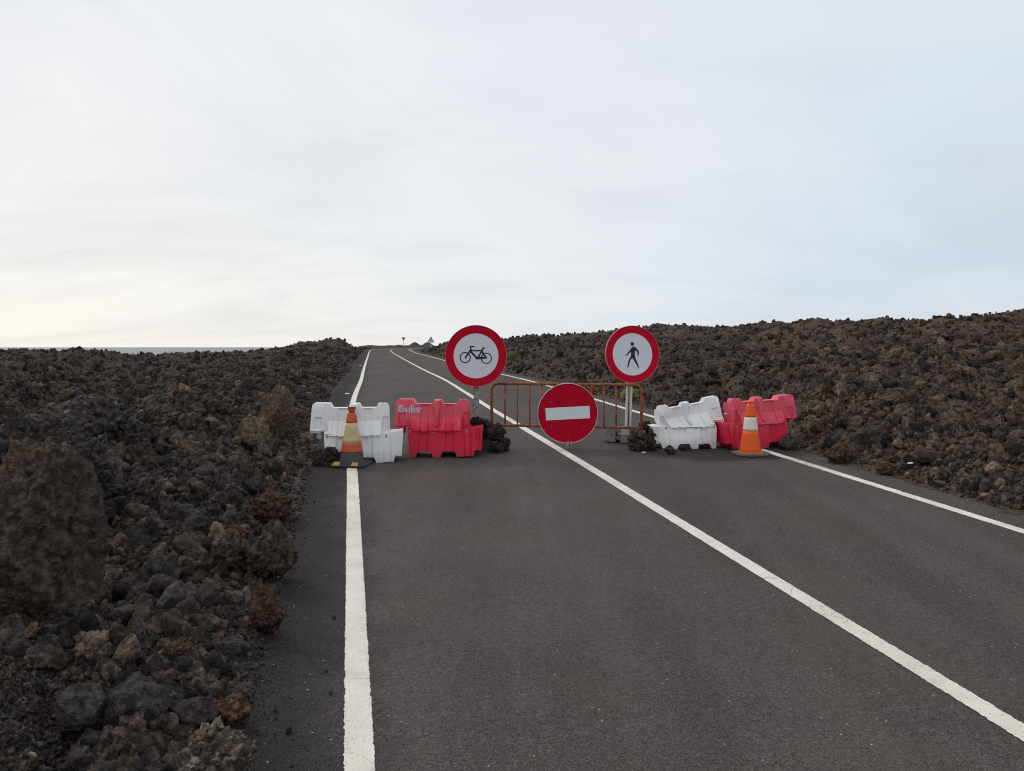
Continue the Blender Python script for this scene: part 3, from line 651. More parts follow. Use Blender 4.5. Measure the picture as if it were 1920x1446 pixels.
def barrier(loc, rz, mat, label, group, warp=None, logo=False, refl=None, tilt=0, roll=0, sc=1):
    root = empty('water_barrier', loc, (R(tilt), R(roll), R(rz))); root.scale = (1, 1, sc); tag(root, label, 'barrier', group)
    W_ = warp or (lambda p: p)
    obj('shell', barrier_shell(warp), mat, root, smooth=24, bevel=.003)
    bm = bmesh.new(); lathe(bm, [(.018, -.082), (.030, -.078), (.036, .0), (.046, .012), (.05, .035)], 20); 
    for v in bm.verts: v.co = W_(v.co+bpt(185, 514, 0))
    obj('connector_pin', bm, mat, root, smooth=40)
    bm = bmesh.new(); lathe(bm, [(.036, .0), (.036, .004), (.026, .0045), (.025, .001)], 24)
    for v in bm.verts: v.co = W_(v.co+bpt(1100, 86, 0))
    obj('filler_ring', bm, mat, root, smooth=30)
    bm = bmesh.new(); lathe(bm, [(.024, .001), (.024, .0035)], 24)
    for v in bm.verts: v.co = W_(v.co+bpt(1100, 86, 0))
    obj('filler_hole', bm, M['hole'], root)
    # drain lugs below the ledge
    for px in (520, 875):
        for sgn in (-1, 1):
            bm = bmesh.new(); box(bm, (0, 0, 0), (.075, .024, .018))
            for v in bm.verts: v.co = W_(v.co+bpt(px, 552, sgn*.176))
            obj('lug', bm, mat, root, bevel=.002)
    for px, pz in ((318, 560), (650, 575), (1155, 565)):
        for sgn in (-1, 1):
            bm = bmesh.new(); box(bm, (0, 0, 0), (.022 if px != 650 else .045, .006, .036 if px != 650 else .016))
            y = sgn*(depth_at(px, pz)+.001)
            for v in bm.verts: v.co = W_(v.co+bpt(px, pz, y))
            obj('clip', bm, M['steel'], root, bevel=.001)
    if refl:
        for sgn in (-1, 1):
            bm = bmesh.new(); x0, x1 = refl[1]
            pts = [(x0, 150), (x1, 140), (x1, 215), (x0+(x1-x0)*.6, 250), (x0, 225)]
            P3 = [bpt(x, z, sgn*(depth_at(x, z)+.003)) for x, z in pts]; f = [bm.verts.new(W_(p)) for p in P3]; f2 = [bm.verts.new(W_(p-Vector((0, sgn*.005, 0)))) for p in P3]
            bm.faces.new(f); bm.faces.new(f2[::-1])
            for i in range(5): bm.faces.new((f[i], f2[i], f2[(i+1) % 5], f[(i+1) % 5]))
            bmesh.ops.recalc_face_normals(bm, faces=bm.faces); obj('reflector', bm, refl[0], root)
    return root
def slope_rx(): return 0
bar_g = 'plastic water barriers closing the road'
x, y, z = G(669, 867)
barrier((x-.065, y+.11, zprof(y+.11).item()-.012), 7, M['white'], 'white plastic barrier standing upright on the left edge line behind the worn cone', bar_g, sc=.975, refl=(M['amber'], (745, 757)))
x, y, z = G(835, 858.5)
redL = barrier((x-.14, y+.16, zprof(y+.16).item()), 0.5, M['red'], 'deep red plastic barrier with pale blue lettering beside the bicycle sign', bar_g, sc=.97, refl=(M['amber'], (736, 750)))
def crush(p):
    """the knocked-about white barrier: folded at the middle, its top half riding up at one end"""
    x, y, z = p; u = sst(.30, .50, np.float64(z)); x += .02
    yb = y + .16*abs(x)**1.2*(1 if x > 0 else .7)*(-1)
    zz = z + u*(-.17)*x - .015*(x > .25)*(1-u)
    xx = x + u*(.06) + (z-.2)*.05
    yb += .05*math.sin(z*9+x*5)*.3
    return Vector((xx*.90, yb, zz*.97))
x, y, z = G(1293, 843)
whiteR = barrier((x+.095, y+.20, zprof(y+.2).item()-.0), 180+4, M['white'], 'crumpled white plastic barrier, its upper half tilted up to the right', bar_g, sc=.87, warp=crush, refl=(M['cream'], (660, 690)))
bm = bmesh.new(); box(bm, (-.50, .02, .515), (.17, .05, .020)); obj('torn_flap', bm, M['white'], whiteR, bevel=.003)
x, y, z = G(1407, 842)
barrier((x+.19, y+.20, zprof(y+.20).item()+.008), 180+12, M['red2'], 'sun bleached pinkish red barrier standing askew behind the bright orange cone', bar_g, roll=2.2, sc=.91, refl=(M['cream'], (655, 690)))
# lettering on the red barrier
def text_part(name, body, size, mat, parent, M4, depth=.0015):
    cu = bpy.data.curves.new(name, 'FONT'); cu.body = body; cu.size = size; cu.extrude = depth; cu.offset = size*.03
    t = bpy.data.objects.new(name, cu); COL.objects.link(t); bpy.context.view_layer.update()
    me = bpy.data.meshes.new_from_object(t.evaluated_get(bpy.context.evaluated_depsgraph_get())); bpy.data.objects.remove(t)
    me.transform(M4); me.materials.clear(); me.materials.append(mat); o = bpy.data.objects.new(name, me); COL.objects.link(o); o.parent = parent; return o
def conform(o, lift, th):
    ys = [v.co.y for v in o.data.vertices]; mid = (max(ys)+min(ys))/2
    for v in o.data.vertices:
        px = (v.co.x+.5)/K+XO; pz = ZO-v.co.z/K; base = -(depth_at(px, pz)+lift)
        v.co.y = base-(th if v.co.y < mid else -th)
MX = Matrix.Translation(bpt(221, 274, 0)) @ Matrix.Rotation(R(90), 4, 'X')
o = text_part('lettering', 'viliar', .142, M['logow'], redL, MX @ Matrix.Diagonal((.78, .86, 1, 1))); conform(o, .002, .0015)
def flat(name, pts, lift, mat, parent):
    bm = bmesh.new(); prism(bm, [(bpt(a, b, 0).x, bpt(a, b, 0).z) for a, b in pts], -.001, .001); o = obj(name, bm, mat, parent); conform(o, lift, .001); return o
flat('emblem', [(132, 163), (202, 163), (148, 258), (126, 264)], .002, M['logow'], redL)
flat('emblem', [(143, 172), (184, 172), (143, 240)], .0035, M['teal'], redL)
flat('emblem', [(206, 200), (206, 270), (150, 270)], .002, M['logow'], redL)
flat('emblem', [(197, 224), (197, 261), (167, 261)], .0035, M['teal'], redL)
circ = [(352+20*math.cos(a*math.pi/10), 243+24*math.sin(a*math.pi/10)) for a in range(20)]
flat('emblem', circ, .005, M['teal'], redL)
flat('emblem', [(472, 203), (482, 220), (472, 240), (462, 220)], .002, M['logow'], redL)

# ---------------------------------------------------------------- traffic cones
def cone(loc, h, r0, r1, bands, neck_col, rz=0):
    """bands: list of (z0,z1,material); radius tapers from r0 at the foot to r1 at h"""
    root = empty('traffic_cone', loc, (0, 0, R(rz)))
    rad_ = lambda z: r0+(r1-r0)*min(1, z/h)**.93
    for nm, z0, z1, mt, pr in bands:
        bm = bmesh.new(); k = 6
        pf = [(rad_(z0+(z1-z0)*i/k)+pr, z0+(z1-z0)*i/k) for i in range(k+1)]
        lathe(bm, pf, 40); obj(nm, bm, mt, root, smooth=40)
    return root, rad_
x, y, z = G(659.5, 872)
root, rf = cone((x, y, z), .66, .155, .040, [('cone_body', .04, .160, M['cgrey'], 0), ('orange_band', .160, .265, M['cred'], .003), ('worn_band', .265, .50, M['worn'], .001), ('cone_top', .50, .615, M['cred'], .003)], None, -9)
tag(root, 'worn traffic cone with cracked yellowish band on a black base with yellow corners', 'traffic cone', 'traffic cones in front of the barriers')
bm = bmesh.new(); lathe(bm, [(.036, .615), (.034, .635), (.045, .640), (.046, .668), (.040, .676), (.026, .678), (.024, .655)], 32); obj('cone_cap', bm, M['cred'], root, smooth=35)
bm = bmesh.new(); lathe(bm, [(.0455, .664), (.047, .670), (.042, .680), (.024, .681)], 32); obj('rim', bm, M['cbase'], root, smooth=35)
def plinth(bm, w_, ch, z0, z1, z2, inset):
    def ring(ww, cc, zz): 
        a = ww/2; return [(a-cc, -a, zz), (a, -a+cc, zz), (a, a-cc, zz), (a-cc, a, zz), (-a+cc, a, zz), (-a, a-cc, zz), (-a, -a+cc, zz), (-a+cc, -a, zz)]
    Rg = [[bm.verts.new(p) for p in q] for q in (ring(w_, ch, z0), ring(w_, ch, z1), ring(w_-inset*2, ch, z2))]
    for i in (0, 1):
        for k in range(8): bm.faces.new((Rg[i][k], Rg[i][(k+1) % 8], Rg[i+1][(k+1) % 8], Rg[i+1][k]))
    bm.faces.new(Rg[0][::-1]); bm.faces.new(Rg[2])
bm = bmesh.new(); plinth(bm, .44, .065, .0, .022, .058, .045); obj('base', bm, M['cbase'], root, bevel=.006)
for sx_, sy_ in ((-1, -1), (1, -1), (-1, 1), (1, 1)):
    bm = bmesh.new(); a = .22
    # sloping patch on the front/back bevel near each corner
    q = [(-.158, -a+.002, .024), (-.070, -a+.002, .024), (-.075, -a+.043, .0565), (-.140, -a+.043, .0565)]
    v = [bm.verts.new((sx_*abs(p[0]), sy_*abs(p[1])+sy_*0, p[2]+.003)) for p in q]; v2 = [bm.verts.new((u_.co.x, u_.co.y, u_.co.z-.004)) for u_ in v]
    bm.faces.new(v); bm.faces.new(v2[::-1])
    for i in range(4): bm.faces.new((v[i], v2[i], v2[(i+1) % 4], v[(i+1) % 4]))
    bmesh.ops.recalc_face_normals(bm, faces=bm.faces); obj('yellow_patch', bm, M['yellow'], root)
x, y, z = G(1407, 852.5)
root, rf = cone((x, y, z), .735, .150, .036, [('cone_body', .03, .325, M['corange'], 0), ('white_band', .325, .50, M['cwhite'], .0015), ('cone_top', .50, .675, M['corange'], 0)], None, 12)
tag(root, 'bright orange traffic cone with one white band on a grey rubber base', 'traffic cone', 'traffic cones in front of the barriers'); root.scale = (.98, .98, .95)
bm = bmesh.new(); lathe(bm, [(.152, .028), (.160, .030), (.158, .040), (.149, .046)], 40); obj('skirt', bm, M['corange'], root, smooth=35)
bm = bmesh.new(); lathe(bm, [(.037, .675), (.034, .684), (.034, .692), (.038, .698), (.036, .712), (.022, .716)], 32); obj('cone_cap', bm, M['corange'], root, smooth=35)
bm = bmesh.new(); plinth(bm, .43, .10, .0, .030, .040, .018); obj('base', bm, M['cbase2'], root, bevel=.008)

# ---------------------------------------------------------------- round signs
def disc(bm, r, y0, y1, seg=96, r_in=0):
    def ring(rr, yy_): return [bm.verts.new((rr*math.sin(2*math.pi*k/seg), yy_, rr*math.cos(2*math.pi*k/seg))) for k in range(seg)]
    a = ring(r, y0); b = ring(r, y1)
    if r_in:
        c = ring(r_in, y0); d = ring(r_in, y1)
        for k in range(seg):
            j = (k+1) % seg; bm.faces.new((a[k], a[j], c[j], c[k])); bm.faces.new((b[k], d[k], d[j], b[j])); bm.faces.new((a[k], b[k], b[j], a[j])); bm.faces.new((c[k], c[j], d[j], d[k]))
    else:
        bm.faces.new(a[::-1]); bm.faces.new(b)
        for k in range(seg): j = (k+1) % seg; bm.faces.new((a[k], b[k], b[j], a[j]))
    bmesh.ops.recalc_face_normals(bm, faces=bm.faces)
def round_sign(name, loc, r, ring_in, label, rot, rimmat):
    root = empty(name, loc); tag(root, label, 'traffic sign')
    return root
def panel(root, r, ring_in, M4, red, white, rimm):
    ps = []
    bm = bmesh.new(); disc(bm, r-.004, .004, .016); ps.append(obj('sign_back', bm, M['signback'], root))
    bm = bmesh.new(); disc(bm, r, -.010, .022, 96, r-.006); ps.append(obj('rim', bm, rimm, root))
    if ring_in:
        bm = bmesh.new(); disc(bm, r-.006, .0, .004, 96, ring_in); ps.append(obj('red_border', bm, red, root))
        bm = bmesh.new(); disc(bm, ring_in, .0005, .004); ps.append(obj('white_face', bm, white, root))
    else:
        bm = bmesh.new(); disc(bm, r-.006, .0, .004); ps.append(obj('red_face', bm, red, root))
    for p in ps: p.matrix_local = M4
    return ps
def stroke(bm, pts, w_, y0, y1, cap=True):
    """thick poly-line in the x-z plane, w_ one width or one per point"""
    n = len(pts); ws = w_ if isinstance(w_, (list, tuple)) else [w_]*n
    Lf, Rt = [], []
    for i, p in enumerate(pts):
        a = Vector(pts[max(0, i-1)]); b = Vector(pts[min(n-1, i+1)]); t = (b-a).normalized(); nn = Vector((-t.y, t.x))
        q = Vector(p); Lf.append(q+nn*ws[i]/2); Rt.append(q-nn*ws[i]/2)
    for i in range(n-1):
        quad = [Lf[i], Lf[i+1], Rt[i+1], Rt[i]]
        f = [bm.verts.new((v.x, y0-.00002*(i % 2), v.y)) for v in quad]; g_ = [bm.verts.new((v.x, y1, v.y)) for v in quad]
        bm.faces.new(f); bm.faces.new(g_[::-1])
        for k in range(4): bm.faces.new((f[k], g_[k], g_[(k+1) % 4], f[(k+1) % 4]))
# bicycle sign
sy_ = 10.05; sx0 = (892.5-960)/F*sy_; sz0 = H+(651-667.5)*sy_/F; gz = zprof(sy_+.06).item()
root = empty('bicycle_sign', (sx0, sy_+.06, gz)); tag(root, 'round red bordered no cycling sign on a perforated grey post', 'traffic sign', 'round prohibition signs on the barrier line')
MB = Matrix.Translation((0, -.06, sz0-gz))
panel(root, .403, .293, MB, M['sred'], M['swhite'], M['rim'])
q = .403/603.0      # from the close-up: 603 px radius
def bp(x_, z_): return ((x_-750)*q, (702-z_)*q)
bm = bmesh.new()
for cx_, cz_ in ((538, 733), (952, 748)):
    x_, z_ = bp(cx_, cz_); tmp = bmesh.new(); disc(tmp, 109*q, -.0012, -.0002, 48, 89*q)
    for v in tmp.verts: v.co.x += x_; v.co.z += z_
    mm = bpy.data.meshes.new('t'); tmp.to_mesh(mm); tmp.free(); bm.from_mesh(mm); bpy.data.meshes.remove(mm)
k_ = 0
for pts, w_ in (([(543, 738), (640, 590), (652, 572)], 24), ([(648, 588), (655, 560), (636, 535), (640, 517)], 18), ([(634, 517), (716, 518)], 20), ([(640, 597), (880, 600)], 19), ([(625, 600), (760, 732)], 28),
               ([(792, 722), (872, 596)], 22), ([(872, 590), (862, 612), (950, 742)], 26), ([(868, 600), (880, 560)], 22), ([(860, 566), (922, 545)], [16, 26]), ([(740, 738), (770, 744), (850, 742), (962, 741)], [34, 46, 40, 18])):
    k_ += 1; stroke(bm, [bp(*p) for p in pts], [a*q*1.2 for a in w_] if isinstance(w_, list) else w_*q*1.35, -.0012-.0001*k_, -.0002)
for cx_, cz_, r_ in ((543, 738, 15), (648, 590, 13), (640, 520, 12), (765, 744, 22), (872, 596, 13), (960, 741, 9)):
    x_, z_ = bp(cx_, cz_); tmp = bmesh.new(); disc(tmp, r_*q, -.0035, -.0002, 20)
    for v in tmp.verts: v.co.x += x_; v.co.z += z_
    mm = bpy.data.meshes.new('t'); tmp.to_mesh(mm); tmp.free(); bm.from_mesh(mm); bpy.data.meshes.remove(mm)
o = obj('bicycle_symbol', bm, M['navy'], root); o.matrix_local = MB
bm = bmesh.new(); zt = sz0-gz+.30
for a, b in ((-.034, .003), (.034, .003)): box(bm, (a, 0, zt/2+.05), (.004, .044, zt-.1))
box(bm, (0, -.0205, zt/2+.05), (.064, .003, zt-.1)); box(bm, (-.026, .0205, zt/2+.05), (.012, .003, zt-.1)); box(bm, (.026, .0205, zt/2+.05), (.012, .003, zt-.1))
obj('post', bm, M['galv'], root)
for dz_ in (-.22, .22):
    bm = bmesh.new(); box(bm, (0, -.034, sz0-gz+dz_), (.11, .018, .03)); obj('bracket', bm, M['steel'], root, bevel=.002)
# its footing: dark recycled-plastic block, open at the end
def footing(name, loc, rz, L_, W_, H_, mat, label):
    root = empty(name, loc, (0, 0, R(rz))); tag(root, label, 'sign base', 'plastic bases under the round signs')
    return root
bm = bmesh.new(); t = .022; L_, W_, H_ = .82, .26, .19
ft = empty('sign_base', (sx0-.13, sy_+.02, gz), (0, 0, R(4))); tag(ft, 'dark hollow plastic base under the bicycle sign, mostly hidden by rocks', 'sign base', 'plastic bases under the round signs')
for c, d in (((0, -W_/2+t/2, H_/2), (L_-.12, t, H_)), ((0, W_/2-t/2, H_/2), (L_-.12, t, H_)), ((0, 0, t/2), (L_-.12, W_-2*t, t)), ((-L_/2+.07, 0, H_/2+t/2), (t, W_-2*t, H_-t))): box(bm, c, d)
obj('body', bm, M['footd'], ft, bevel=.003)
bm = bmesh.new(); box(bm, (0, 0, H_-t/2-.012), (L_-.16, W_-2*t-.002, t)); obj('top_plate', bm, M['footd'], ft)
bm = bmesh.new()
for c, d in (((L_/2-.05, -W_/2+.02, H_/2), (.02, .04, H_+.01)), ((L_/2-.05, W_/2-.02, H_/2), (.02, .04, H_+.01)), ((L_/2-.05, 0, H_-.02), (.02, W_-.08, .04)), ((L_/2-.05, 0, .015), (.02, W_-.08, .03))): box(bm, c, d)
obj('end_frame', bm, M['footd'], ft, bevel=.002)
# walking sign
sy2 = 11.0; sx2 = (1177-960)/F*sy2; gz2 = zprof(sy2).item(); cz2 = H+(651-664.5)*(sy2-.08)/F; cx2 = (1186-960)/F*(sy2-.08)
root = empty('pedestrian_sign', (sx2, sy2, gz2)); tag(root, 'round red bordered no walking sign on a pale slotted post', 'traffic sign', 'round prohibition signs on the barrier line')
MB = Matrix.Translation((cx2-sx2, -.088, cz2-gz2)) @ Matrix.Rotation(R(14), 4, 'Z') @ Matrix.Rotation(R(-3), 4, 'X')
panel(root, .409, .300, MB, M['sred'], M['swhite'], M['rim'])
q = .409/560.0
def wp(x_, z_): return ((x_-888)*q/.965, (773-z_)*q)
body = [(917, 618), (945, 632), (1010, 705), (1018, 745), (1003, 797), (982, 803), (988, 760), (982, 728), (938, 690), (932, 790), (945, 850), (1008, 1010), (1012, 1046), (1000, 1042), (882, 842), (832, 900), (806, 1010), (790, 1030), (772, 1032), (806, 885), (855, 805), (857, 725), (850, 722), (775, 798), (744, 800), (775, 765), (850, 668), (880, 634)]
bm = bmesh.new(); prism(bm, [wp(*p) for p in body], -.0015, -.0002)
x_, z_ = wp(885, 572); tmp = bmesh.new(); disc(tmp, 37*q, -.0015, -.0002, 32)
for v in tmp.verts: v.co.x += x_; v.co.z += z_
mm = bpy.data.meshes.new('t'); tmp.to_mesh(mm); tmp.free(); bm.from_mesh(mm); bpy.data.meshes.remove(mm)
bmesh.ops.triangulate(bm, faces=[f for f in bm.faces if len(f.verts) > 12])
o = obj('pedestrian_symbol', bm, M['navy'], root); o.matrix_local = MB
bm = bmesh.new(); zt = cz2-gz2+.14; lean = .035
def leanbox(c, d):
    vs_ = box(bm, c, d)
    for v in vs_: v.co.x += lean*(v.co.z-.1)
for a in (-.030, .030): leanbox((a, 0, zt/2+.05), (.026, .045, zt-.1))
leanbox((0, .015, zt/2+.05), (.036, .012, zt-.1))
obj('post', bm, M['wpost'], root, bevel=.002)
for dz_ in (-.22, .22):
    bm = bmesh.new(); box(bm, (cx2-sx2, -.046, cz2-gz2+dz_*.4), (.12, .042, .03)); obj('bracket', bm, M['steel'], root, bevel=.002)
ft = empty('sign_base', (sx2+.05, sy2-.26, gz2-.004), (0, 0, R(-14))); tag(ft, 'grey recycled rubber base with slots under the walking sign, right part under rocks', 'sign base', 'plastic bases under the round signs')
def chunk(name, pts, y0, y1, z_top_in=0):
    bm = bmesh.new(); prism(bm, pts, y0, y1); return obj(name, bm, M['foot'], ft, bevel=.005)
# two tiers of pointed end blocks, rails between them, sloping middle blocks
for zb, zt_ in ((.0, .10), (.105, .20)):
    chunk('end_block', [(-.40, zb+.028), (-.30, zb), (-.245, zb), (-.245, zt_), (-.32, zt_), (-.36, zt_-.02)], -.16, .16)
    chunk('end_block', [(.40, zb+.028), (.30, zb), (.245, zb), (.245, zt_), (.32, zt_), (.36, zt_-.02)], -.16, .16)
chunk('rail', [(-.245, .135), (.245, .135), (.245, .195), (-.245, .195)], -.10, .12)
chunk('rail', [(-.245, .045), (.245, .045), (.245, .075), (-.245, .075)], -.11, .12)
chunk('middle_block', [(-.17, .0), (-.04, .0), (-.07, .08), (-.09, .10), (-.17, .10)], -.19, .15)
chunk('middle_block', [(.17, .0), (.04, .0), (.07, .08), (.09, .10), (.17, .10)], -.19, .15)
for a0, a1 in ((-.17, -.055), (-.025, .045), (.075, .17)):
    bm = bmesh.new(); v = [bm.verts.new(p) for p in ((a0, -.19, .105), (a1+.02, -.19, .105), (a1+.02, .15, .105), (a0, .15, .105), (a0, -.12, .208), (a1-.01, -.12, .208), (a1-.01, .12, .208), (a0, .12, .208))]
    for f in ((3, 2, 1, 0), (4, 5, 6, 7), (0, 1, 5, 4), (1, 2, 6, 5), (2, 3, 7, 6), (3, 0, 4, 7)): bm.faces.new([v[i] for i in f])
    obj('top_block', bm, M['foot'], ft, bevel=.004)
# ---------------------------------------------------------------- rusty crowd fence with the no-entry sign on it
fy = 10.3
def fp(px_, py_, yy_=fy): return Vector(((px_-960)/F*yy_, yy_, H+(651-py_)*yy_/F))
TL, TR, BL, BR_ = fp(922, 719), fp(1203, 722), fp(922, 797), fp(1204, 802.5)
root = empty('crowd_fence', ((TL.x+TR.x)/2, fy, zprof(fy).item())); tag(root, 'rusted orange tubular fence panel between the two round signs', 'fence')
o0 = root.location.copy(); rl = lambda v: Vector(v)-o0
def arc(c, r_, a0, a1, n=8, lx=1): return [Vector((c.x+r_*math.cos(R(a0+(a1-a0)*i/n)), c.y, c.z+r_*math.sin(R(a0+(a1-a0)*i/n)))) for i in range(n+1)]
rr_ = .095; gl = zprof(fy).item()
pts = [Vector((TL.x, fy, gl+.03))]+arc(Vector((TL.x+rr_, fy, TL.z-rr_)), rr_, 180, 90)+arc(Vector((TR.x-rr_, fy, TR.z-rr_)), rr_, 90, 0)+[Vector((TR.x, fy, gl+.03))]
bm = bmesh.new(); tube(bm, [rl(p) for p in pts], .0205, 14); obj('frame', bm, M['rust'], root, smooth=40)
bm = bmesh.new(); tube(bm, [rl(BL), rl(BL.lerp(BR_, .5)), rl(BR_)], .0185, 14); obj('bottom_rail', bm, M['rust'], root, smooth=40)
for k in range(11):
    px_ = 947+23.15*k; f = (px_-922)/282; a = TL.lerp(TR, f); b = BL.lerp(BR_, f); a.x = b.x = (px_-960)/F*fy
    bm = bmesh.new(); tube(bm, [rl(b), rl(a)], .0105 if k % 3 else .012, 10); obj('bar', bm, M['rust'], root, smooth=40)
for p, s_ in ((TL, -1), (TR, 1)):
    bm = bmesh.new(); tube(bm, [rl((p.x, fy-.24, gl+.0-.006)), rl((p.x, fy-.2, gl+.02)), rl((p.x, fy, gl+.07)), rl((p.x, fy+.2, gl+.02)), rl((p.x, fy+.24, gl+.0))], .014, 10); obj('foot', bm, M['rust'], root, smooth=40)
bm = bmesh.new(); hk = [fp(921, 765), fp(921, 755)]+[fp(917+4*math.cos(a), 750-5*math.sin(a)) for a in np.linspace(0, math.pi, 8)]+[fp(912.5, 756)]; tube(bm, [rl(p) for p in hk], .0045, 8); obj('hook', bm, M['rust'], root, smooth=40)
# no-entry sign
ny = fy-.075; c = fp(1064.5, 775, ny)
root = empty('no_entry_sign', c); tag(root, 'scratched red no entry disc with a white bar wired onto the rusty fence', 'traffic sign')
MB = Matrix.Rotation(R(3), 4, 'Y').inverted() @ Matrix.Rotation(R(2), 4, 'X')
rN = 56.5*ny/F; panel(root, rN, 0, MB, M['sredx'], None, M['rimw'])
q = rN/452.0; bm = bmesh.new(); prism(bm, [((x_-518)*q, (598-z_)*q) for x_, z_ in ((188, 622-2), (850, 588+92), (848, 497), (186, 528))][0:0] or [(-.293, -.083), (.293, -.083), (.293, .081), (-.293, .081)], -.0015, -.0002)
o = obj('white_bar', bm, M['swhitex'], root); o.matrix_local = MB @ Matrix.Translation((0, 0, .002))
for dx_, seed in ((.005, 1), (.045, 2), (-.01, 3)):
    bm = bmesh.new(); rd = random.Random(seed); z0 = -rN+.02
    pts = [Vector((dx_, .03, z0+.05)), Vector((dx_+.004, .01, z0)), Vector((dx_+rd.uniform(-.01, .01), -.01, z0-.05)), Vector((dx_+rd.uniform(-.02, .015), -.012, z0-.09)), Vector((dx_+rd.uniform(-.02, .03), -.02, z0-.105))]
    tube(bm, pts, .0024, 6); obj('wire', bm, M['wire'], root, smooth=60)
# rocks weighing the bases down
DK = (.030, .028, .026); gA = 'lava rocks piled against the fence feet'
def prock(px_, py_, w_, h_, kind, seed, lab, y_, fixed, z0=0.0, depth=.85, tilt=(0, 0)):
    g0 = zprof(y_).item(); o = boulder(px_, py_, w_, h_, kind, seed, lab, depth, fixed, Yf=y_, zf=g0+z0, tilt=tilt, group=gA, sink=.04, cr=(16, .22, .55) if kind == 'clinker' else (0, 0, 0)); return o
prock(893, 805, 32, 22, 'clinker', 41, 'small rock lying on the shelf of the red barrier against the perforated post', 9.72, (.04, .035, .030), .335)
prock(909, 826, 26, 44, 'clinker', 42, 'tall dark rock standing on the hollow base beside the red barrier', 9.80, DK, .175)
prock(932, 825, 34, 36, 'clinker', 43, 'dark lumpy rock on top of its pile at the left fence foot', 9.92, DK, .11)
prock(931, 850, 34, 24, 'clinker', 44, 'dark rock at the bottom of the pile at the left fence foot', 9.78, (.036, .031, .029), 0)
prock(946, 849, 25, 30, 'clinker', 45, 'rightmost rock of the pile at the left fence foot', 9.95, DK, 0)
prock(1213, 818, 34, 28, 'clinker', 46, 'black rock behind the right fence leg on top of the others', 10.42, DK, .13)
prock(1199, 851, 46, 38, 'clinker', 47, 'spiky brown rock at the right fence leg in front of the grey base', 9.92, (.075, .056, .042), 0)
prock(1221, 833, 26, 26, 'clinker', 48, 'grey brown rock wedged between the black rock and the crumpled barrier', 10.2, (.05, .043, .04), .05)
prock(1222, 850, 22, 24, 'clinker', 49, 'small dark rock to the right of the spiky brown one', 9.98, (.048, .040, .035), 0)
prock(1256, 855, 25, 18, 'angular', 50, 'grey wedge of rock against the front of the crumpled white barrier', 9.72, (.05, .05, .05), 0, .6, (0, 25))
prock(1284, 845, 16, 11, 'clinker', 51, 'little brown rock under the middle of the crumpled white barrier', 10.0, (.06, .045, .035), 0)
prock(1325, 843, 14, 9, 'clinker', 52, 'little rock under the right end of the crumpled white barrier', 10.15, (.06, .045, .035), 0)
for px_, py_, w_, lab in ((1207, 849.5, 7, 'white scrap lying in front of the spiky brown rock'), (1707, 886, 9, 'white scrap lying on the rubble of the right slope')):
    x, y, z = hit(px_, py_) if px_ > 1500 else G(px_, py_); W = w_*y/F
    bm = bmesh.new(); box(bm, (0, 0, 0), (W, W*.7, .012)); 
    for v in bm.verts: v.co.z += .006*math.sin(v.co.x*90)
    tag(obj('litter', bm, M['litter'], None, (x, y, z+(.007 if px_ < 1500 else .10)), (0, R(6), R(20)), bevel=.003), lab, 'litter')
# road studs on the left verge
for px_, yy_, lab in ((651, 18.6, 'white road stud on the left verge just beyond the barriers'), (675.5, 41.0, 'white road stud on the left verge farther up the road')):
    bm = bmesh.new(); plinth(bm, .12, .03, 0, .008, .022, .025)
    x = (px_-960)/F*yy_; tag(obj('road_stud', bm, M['cwhite'], None, (x, yy_, zprof(yy_).item()+.002), (0, 0, R(12))), lab, 'road stud', 'road studs on the left verge')
# ---------------------------------------------------------------- far signs
yw = 93.0; x = (808-960)/F*yw; zg = H+(651-663.5)*yw/F
root = empty('warning_sign', (x, yw, zg)); tag(root, 'red edged triangular bend warning sign beside the far right verge', 'traffic sign')
bm = bmesh.new(); tube(bm, [(.0, .0, -.4), (0, 0, 1.65)], .05, 10); obj('post', bm, M['wpost'], root)
def tri(bm, s_, y0, y1, up=1, cz=0): 
    h_ = s_*.866; P = [(-s_/2, cz-up*h_/3), (s_/2, cz-up*h_/3), (0, cz+up*h_*2/3)]; prism(bm, P, y0, y1)
bm = bmesh.new(); tri(bm, .86, -.06, -.03, 1, 1.62); obj('red_border', bm, plain('faded_sign_red', (.24, .09, .10), .5), root)
bm = bmesh.new(); tri(bm, .56, -.064, -.061, 1, 1.61); obj('white_face', bm, M['swhite'], root)
bm = bmesh.new(); stroke(bm, [(-.07, 1.48), (-.07, 1.56), (.05, 1.62), (.05, 1.76)], .05, -.069, -.065); obj('bend_arrow', bm, M['navy'], root)
yb = 172.0; x = (756.5-960)/F*yb; zg = H+(651-650)*yb/F-.6
root = empty('yield_sign', (x, yb, zg)); tag(root, 'small grey back of an inverted triangle sign on the far skyline', 'traffic sign')
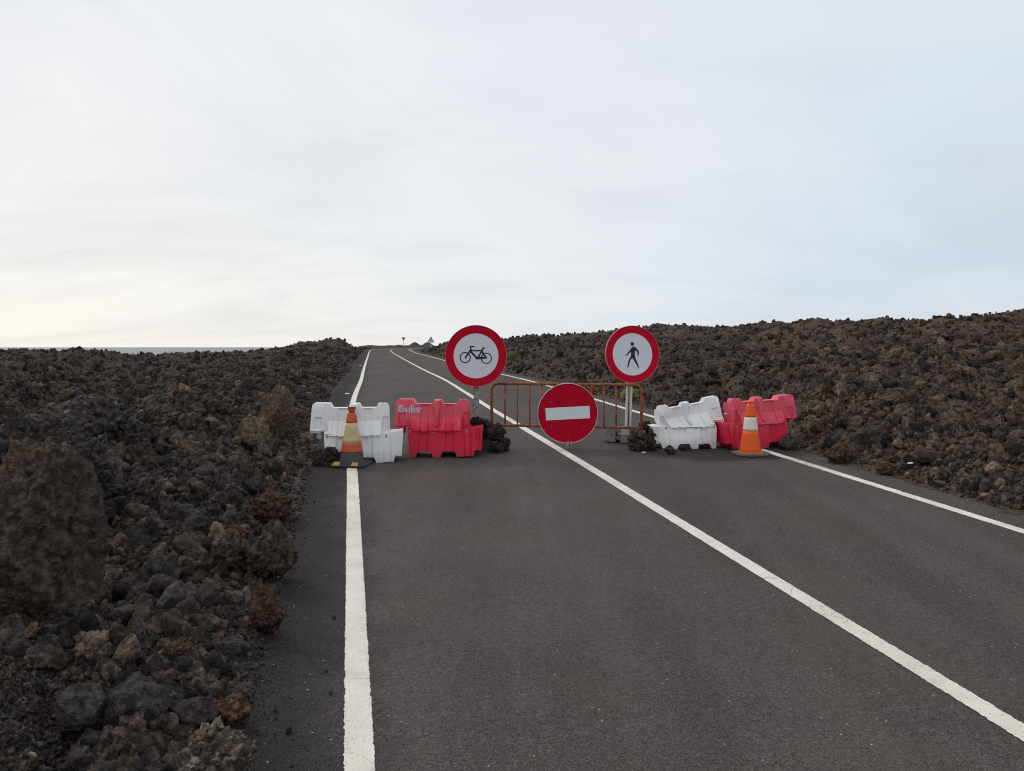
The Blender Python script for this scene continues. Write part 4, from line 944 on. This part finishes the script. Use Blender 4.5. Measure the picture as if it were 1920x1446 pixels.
bm = bmesh.new(); tube(bm, [(0, 0, 0), (0, 0, 2.6)], .045, 8); obj('post', bm, M['signback'], root)
bm = bmesh.new(); tri(bm, .92, .05, .08, -1, (651-634.5)*yb/F-(zg-H)-.05); obj('sign_panel', bm, M['signback'], root)
# ---------------------------------------------------------------- shrubs
def shrub(px_, py_, w_, h_, mats, n, label, seed, Yf=None):
    if Yf: y = Yf; x = (px_-960)/F*y; z = float(terrain(np.array([x]), np.array([y]), False)[0])
    else: x, y, z = hit(px_, py_)
    rd = random.Random(seed); Wd = w_*y/F/2; Ht = h_*y/F; root = empty('shrub', (x, y, z+.02)); tag(root, label, 'shrub', 'small green shrubs on the right lava slope')
    bl = bmesh.new(); bs = bmesh.new()
    for k in range(n):
        a = rd.uniform(0, 6.28); u_ = math.sqrt(rd.random()); tip = Vector((Wd*u_*math.cos(a), Wd*u_*math.sin(a), Ht*(1-.55*u_*u_)*rd.uniform(.65, 1.08)))
        if k % 6 == 0: tube(bs, [(0, 0, -.05), tip*.55+Vector((0, 0, .02)), tip*.95], [.010, .006, .003], 5)
        for j in range(10):
            c_ = tip*(1-.035*j)+Vector((rd.gauss(0, .02), rd.gauss(0, .02), rd.gauss(0, .015))); dr = (tip.normalized()+Vector((rd.gauss(0, .7), rd.gauss(0, .7), rd.gauss(0, .5)))).normalized(); sd_ = dr.cross(Vector((rd.gauss(0, 1), rd.gauss(0, 1), .3))).normalized()
            l_ = rd.uniform(.03, .055)*max(1, Ht*1.3); v = [bl.verts.new(c_+q_) for q_ in (-sd_*l_*.16, dr*l_*.5-sd_*l_*.22, dr*l_, dr*l_*.5+sd_*l_*.22)]; bl.faces.new(v)
    obj('foliage', bl, mats, root); obj('stem', bs, M['stem'], root)
shrub(962, 678, 30, 20, M['leaf1'], 330, 'dull green rounded shrub right of the bicycle sign', 1, Yf=36)
shrub(1183, 752, 36, 19, M['leaf2'], 200, 'yellow green shrub seen through the fence behind the pale post', 2)
shrub(1112, 744, 13, 15, M['leaf3'], 60, 'small rusty orange shrub behind the fence next to the no entry disc', 3)
